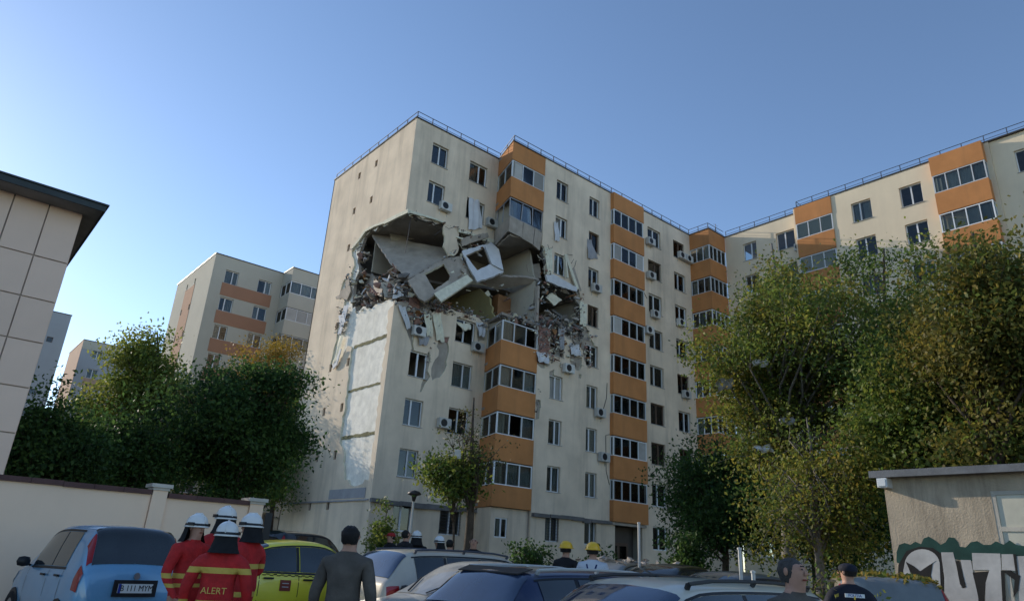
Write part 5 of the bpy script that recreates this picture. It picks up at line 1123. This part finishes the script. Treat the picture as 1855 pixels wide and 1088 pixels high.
# ================================================================ people
def person(label, pos, heading, h=1.76, mats=('jacket_dark', 'trousers', 'skin', 'flap_black'), bulk=1.0, pose='down', head=None, turn=0, name='person', lean=0, collar=1.512):
    """continuous skinned figure facing `heading`; mats = top, legs, skin, shoes; head = list of extras"""
    k = h/1.76; V = []; E = []; Rr = []
    def v(p, r, par=None):
        V.append(Vector(p)); Rr.append(r if isinstance(r, tuple) else (r, r)); i = len(V)-1
        if par is not None: E.append((par, i))
        return i
    B = bulk
    pel = v((0, 0, .95), (.165*B, .125*B)); sp1 = v((0, .01, 1.12), (.16*B, .115*B), pel); ch = v((0, .015, 1.30), (.185*B, .125*B), sp1); sh = v((0, .01, 1.41), (.15*B, .10*B), ch)
    nk = v((0, 0, 1.50), (.062, .062), sh)
    hb = v((0, -.015, 1.575), (.070, .082), nk); hm = v((0, -.012, 1.65), (.080, .098), hb); v((0, -.005, 1.712), (.066, .082), hm)
    for s in (1, -1):
        so_ = v((s*.185*B, .01, 1.405), (.078*B, .075*B), sh)
        if pose == 'down': el, wr = (s*.265*B, .03, 1.13), (s*.27*B, -.05, .89)
        elif pose == 'crossed': el, wr = (s*.27*B, .0, 1.14), (s*.06, -.22, 1.17)
        elif pose == 'walk': el, wr = (s*.26*B, .05+.06*s, 1.13), (s*.26*B, -.06-.1*s, .90)
        elif pose == 'phone' and s > 0: el, wr = (.27, -.12, 1.16), (.16, -.24, 1.38)
        else: el, wr = (s*.265*B, .03, 1.13), (s*.25*B, -.14, .93)
        e_ = v(el, .056*B, so_); w_ = v(wr, .036, e_); d = (Vector(wr)-Vector(el)).normalized(); pm = Vector(wr)+d*.085
        pa = v(pm, (.036, .022), w_)
        side = d.cross(Vector((0, 1, 0))).normalized() if abs(d.y) < .8 else Vector((0, 0, 1)); fwd = side.cross(d).normalized()
        for q, ln in ((-.030, .070), (-.010, .082), (.011, .078), (.030, .062)):
            a = v(pm+fwd*q+d*.035, .0095, pa); v(pm+fwd*q*1.1+d*(.035+ln)-side*s*.012, .0075, a)
        a = v(pm-d*.02+fwd*-.046, .011, pa); v(pm+d*.022+fwd*-.066, .009, a)
        st_ = .09 if pose == 'walk' else .0
        hp = v((s*.092, 0, .90), (.098*B, .105*B), pel); kn = v((s*.10, -.01-st_*s, .50), .066*B, hp); an = v((s*.105, .02-st_*1.6*s, .10), .046, kn); v((s*.12, -.15-st_*1.6*s, .045), (.042, .034), an)
    me = bpy.data.meshes.new('sk'); me.from_pydata([p*k for p in V], E, []); o = bpy.data.objects.new('sk', me); COL.objects.link(o)
    md = o.modifiers.new('s', 'SKIN'); md.use_smooth_shade = True; sd2 = o.modifiers.new('u', 'SUBSURF'); sd2.levels = 2
    for i, r in enumerate(Rr): me.skin_vertices[0].data[i].radius = (r[0]*k, r[1]*k)
    me.skin_vertices[0].data[pel].use_root = True
    bpy.context.view_layer.update(); em = bpy.data.meshes.new_from_object(o.evaluated_get(bpy.context.evaluated_depsgraph_get())); bpy.data.objects.remove(o)
    em.name = 'body'; em.materials.clear()
    for m in mats: em.materials.append(MATS[m])
    for p in em.polygons:
        c = p.center/k; hand = (abs(c.x) > .16 and c.z < .885 and pose in ('down', 'walk', 'out')) and c.z > .6
        if pose == 'crossed': hand = c.y < -.235 and 1.05 < c.z < 1.3
        p.material_index = 2 if c.z > collar or hand else 0 if c.z > .86 else 3 if c.z < .1 else 1
        p.use_smooth = True
    root = thing(name, label, 'person', None, (pos[0], pos[1], ground(pos[0], pos[1])), heading+math.pi/2)
    b = inst('body', em, root, Matrix.Identity(4))
    T = Matrix.Translation((0, 0, 0)) if not turn else Matrix.Rotation(turn, 4, 'Z')
    def part(nm, mb, mat, smooth=True): return inst(nm, mb.mesh(nm, mat, smooth), root, T@Matrix.Scale(k, 4))
    # face: nose, eyes, brows, mouth, ears
    f = MB(); f.add([(0, -.105, 1.672), (-.016, -.104, 1.632), (.016, -.104, 1.632), (0, -.133, 1.638), (0, -.104, 1.622)], [(0, 1, 3), (0, 3, 2), (1, 4, 3), (3, 4, 2)]); part('nose', f, 'skin')
    for s in (1, -1):
        f = MB(); f.lathe([(0, -.028), (.012, -.02), (.016, 0), (.013, .02), (0, .03)], 8, (s*.082, .0, 1.648), .6, 1.2); part('ear', f, 'skin')
        f = MB(); f.lathe([(0, -.007), (.012, 0), (0, .007)], 8, (s*.031, -.101, 1.668), 1, .5); part('eye', f, 'black_plastic'); f = MB(); f.obox((s*.032, -.104, 1.688), (.018, 0, 0), (0, .004, 0), (0, 0, .004)); part('eyebrow', f, 'hair')
    f = MB(); f.obox((0, -.098, 1.598), (.024, 0, 0), (0, .004, 0), (0, 0, .005)); part('mouth', f, 'emblem')
    dome = lambda r, zc, hh, n=7: [(r*math.cos(R(90*i/n)), zc+hh*math.sin(R(90*i/n))) for i in range(n+1)]
    for ex in head or ():
        if ex in ('hair', 'hair_grey'):
            f = MB(); f.lathe([(.062, 1.575), (.078, 1.60), (.088, 1.63)]+dome(.092, 1.655, .088, 9), 22, (0, .022, 0), .96, 1.04); f.v = [tuple(Vector(q)*1+Vector((noise.noise(Vector(q)*55), noise.noise(Vector(q)*55+Vector((9, 0, 0))), noise.noise(Vector(q)*55+Vector((0, 9, 0)))))*.012) for q in f.v]; part('hair', f, ex)
        elif ex == 'bald': f = MB(); f.lathe([(.086, 1.62), (.089, 1.66)], 14, (0, .014, 0), 1, 1.05); part('hair', f, 'hair_grey')
        elif ex in ('fire_helmet', 'fire_helmet_loose'):
            f = MB(); f.lathe([(.130, 1.655), (.137, 1.659), (.124, 1.674)]+dome(.118, 1.70, .116, 9), 20, (0, .005, 0), 1, 1.15); hm_ = part('helmet', f, 'helmet_white')
            f = MB(); f.lathe([(.1262, 1.674), (.1235, 1.69), (.1215, 1.70)], 20, (0, .005, 0), 1, 1.15); inst('helmet_band', f.mesh('helmet_band', 'black_plastic', True), hm_, Matrix.Identity(4))
            f = MB(); f.tube([(0, .142, 1.69), (0, .115, 1.77), (0, .05, 1.817), (0, -.05, 1.815), (0, -.11, 1.77), (0, -.132, 1.70)], .010, 5); inst('crest', f.mesh('crest', 'helmet_white', True), hm_, Matrix.Identity(4))
            for s in (1, -1):
                f = MB(); f.obox((s*.122, -.03, 1.692), (.012, 0, 0), (0, .045, 0), (0, 0, .018)); inst('visor_hinge', f.mesh('visor_hinge', 'black_plastic'), hm_, Matrix.Identity(4))
            f = MB(); n = 16; vs = []
            for r_, z in ((.118, 1.668), (.124, 1.61), (.145, 1.53), (.168, 1.485)):
                vs += [(r_*math.cos(R(-8+196*i/n)), .015+r_*1.08*math.sin(R(-8+196*i/n)), z) for i in range(n+1)]
            f.add(vs, [(j*(n+1)+i, j*(n+1)+i+1, (j+1)*(n+1)+i+1, (j+1)*(n+1)+i) for j in range(3) for i in range(n)]); inst('neck_flap', f.mesh('neck_flap', 'flap_black', True), hm_, Matrix.Identity(4))
        elif ex == 'hard_hat':
            f = MB(); f.lathe([(.150, 1.672), (.155, 1.678), (.128, 1.69)]+dome(.124, 1.70, .115, 8), 18, (0, -.005, 0), 1, 1.15); hm_ = part('helmet', f, 'helmet_yellow')
            f = MB(); f.lathe([(.104, 1.60), (.112, 1.665)], 14, (0, .01, 0), .95, 1.05); part('hair', f, 'hair')
        elif ex in ('cap', 'red_cap'):
            f = MB(); f.lathe([(.098, 1.66), (.101, 1.68)]+dome(.100, 1.69, .062), 16, (0, .008, 0), 1, 1.12); c_ = part('cap', f, 'navy_cloth' if ex == 'cap' else 'cap_red')
            f = MB(); f.prism([(-.075, -.09, 1.672), (-.05, -.175, 1.664), (.05, -.175, 1.664), (.075, -.09, 1.672)], (0, 0, .008)); inst('peak', f.mesh('peak', 'navy_cloth' if ex == 'cap' else 'cap_red'), c_, Matrix.Identity(4))
            f = MB(); f.lathe([(.072, 1.60), (.094, 1.66)], 12, (0, .02, 0), .95, 1.05); part('hair', f, 'hair')
    return root
def at_px(px, d): q = spot(px, d); return (q.x, q.y)
VIEW = lambda px: math.atan2(ray(px, 1000).y, ray(px, 1000).x)          # heading of somebody with his back to the camera
FIRE = ('suit', 'suit', 'skin', 'flap_black'); FIREL = ('suit_low', 'suit_low', 'skin', 'flap_black')
f1 = person('firefighter in red suit and white helmet nearest the camera, back turned', at_px(405, 8.1), VIEW(405)-R(8), 1.66, FIRE, 1.18, 'down', ['fire_helmet'])
inst('back_print', text_mesh('back_print', 'ALERT', .085, 'reflective'), f1, Matrix.Translation((0, .186, 1.05))@Matrix(((-1, 0, 0, 0), (0, 0, 1, 0), (0, 1, 0, 0), (0, 0, 0, 1))))
person('firefighter in red suit facing right beside the blue car', at_px(347, 9.5), VIEW(347)-R(138), 1.74, FIREL, 1.1, 'out', ['fire_helmet'])
person('tallest firefighter standing at the back of the red group', at_px(397, 10.3), VIEW(397)+R(30), 1.87, FIRE, 1.2, 'crossed', ['fire_helmet'])
person('firefighter in red suit beside the yellow taxi, face turned away left', at_px(446, 9.4), VIEW(446)+R(55), 1.78, FIRE, 1.24, 'crossed', ['fire_helmet'])
person('man in dark grey jacket with black hair watching from behind the cars', at_px(632, 7.0), VIEW(629)-R(18), 1.74, ('jacket_dark', 'trousers', 'skin', 'flap_black'), 1.02, 'down', ['hair'])
person('man with red cap in the group under the street lamp', at_px(705, 19.5), VIEW(705)+R(120), 1.84, ('jacket_black', 'trousers', 'skin', 'flap_black'), 1.05, 'down', ['red_cap'])
person('dark haired man in black beside the red capped man', at_px(733, 17.6), VIEW(733)-R(60), 1.90, ('jacket_black', 'trousers', 'skin', 'flap_black'), 1.1, 'down', ['hair'])
person('helper with white helmet right behind the dark haired man', at_px(752, 18.4), VIEW(752)+R(20), 1.84, ('jacket_black', 'trousers', 'skin', 'flap_black'), 1.15, 'down', ['fire_helmet'])
person('helper with white helmet standing alone left of the street tree', at_px(794, 18.6), VIEW(794)+R(70), 1.75, ('jacket_black', 'trousers', 'skin', 'flap_black'), 1.15, 'down', ['fire_helmet'])
person('dark haired man in black right of the lone white helmet', at_px(814, 16.8), VIEW(814)-R(20), 1.74, ('jacket_black', 'trousers', 'skin', 'flap_black'), 1.1, 'down', ['hair'])
person('balding man in black facing the camera under the street tree', at_px(857, 15.5), VIEW(857)+R(180), 1.80, ('jacket_black', 'trousers', 'skin', 'flap_black'), 1.08, 'down', ['bald'])
person('worker with yellow helmet and dark vest, arms apart', at_px(1025, 14.0), VIEW(1025)-R(25), 1.75, ('jacket_black', 'trousers', 'skin', 'flap_black'), 1.0, 'out', ['hard_hat'])
w2_ = person('worker with yellow helmet, pale shirt and blue braces seen from behind', at_px(1074, 12.9), VIEW(1074)-R(10), 1.74, ('shirt_pale', 'strap_blue', 'skin', 'flap_black'), 1.12, 'out', ['hard_hat'])
for s in (1, -1):
    b = MB(); b.tube([(s*.10, .01, 1.44), (s*.085, .10, 1.41), (s*.045, .148, 1.28), (0, .15, 1.18), (s*-.02, .142, 1.05)], .017, 5); b.build('brace', 'strap_blue', w2_)
person('man with short greying hair turned right at the bottom edge', at_px(1434, 5.4), VIEW(1434)-R(128), 1.66, ('jacket_dark', 'trousers', 'skin', 'flap_black'), 1.1, 'down', ['hair_grey'])
po = person('police officer in navy uniform and cap looking left, back to the camera', at_px(1531, 9.4), VIEW(1531)+R(25), 1.66, ('navy_cloth', 'navy_cloth', 'skin', 'flap_black'), 1.18, 'down', ['cap'], turn=R(35))
b = MB(); b.obox((.02, .163, 1.31), (.11, 0, 0), (0, .003, 0), (0, 0, .02)); pt = b.build('back_patch', 'plate', po)
inst('patch_text', text_mesh('patch_text', 'POLITIA', .042, 'plate_blue', .001), po, Matrix.Translation((.02, .168, 1.31))@Matrix(((-1, 0, 0, 0), (0, 0, 1, 0), (0, 1, 0, 0), (0, 0, 0, 1))))
bpy.context.view_layer.update()
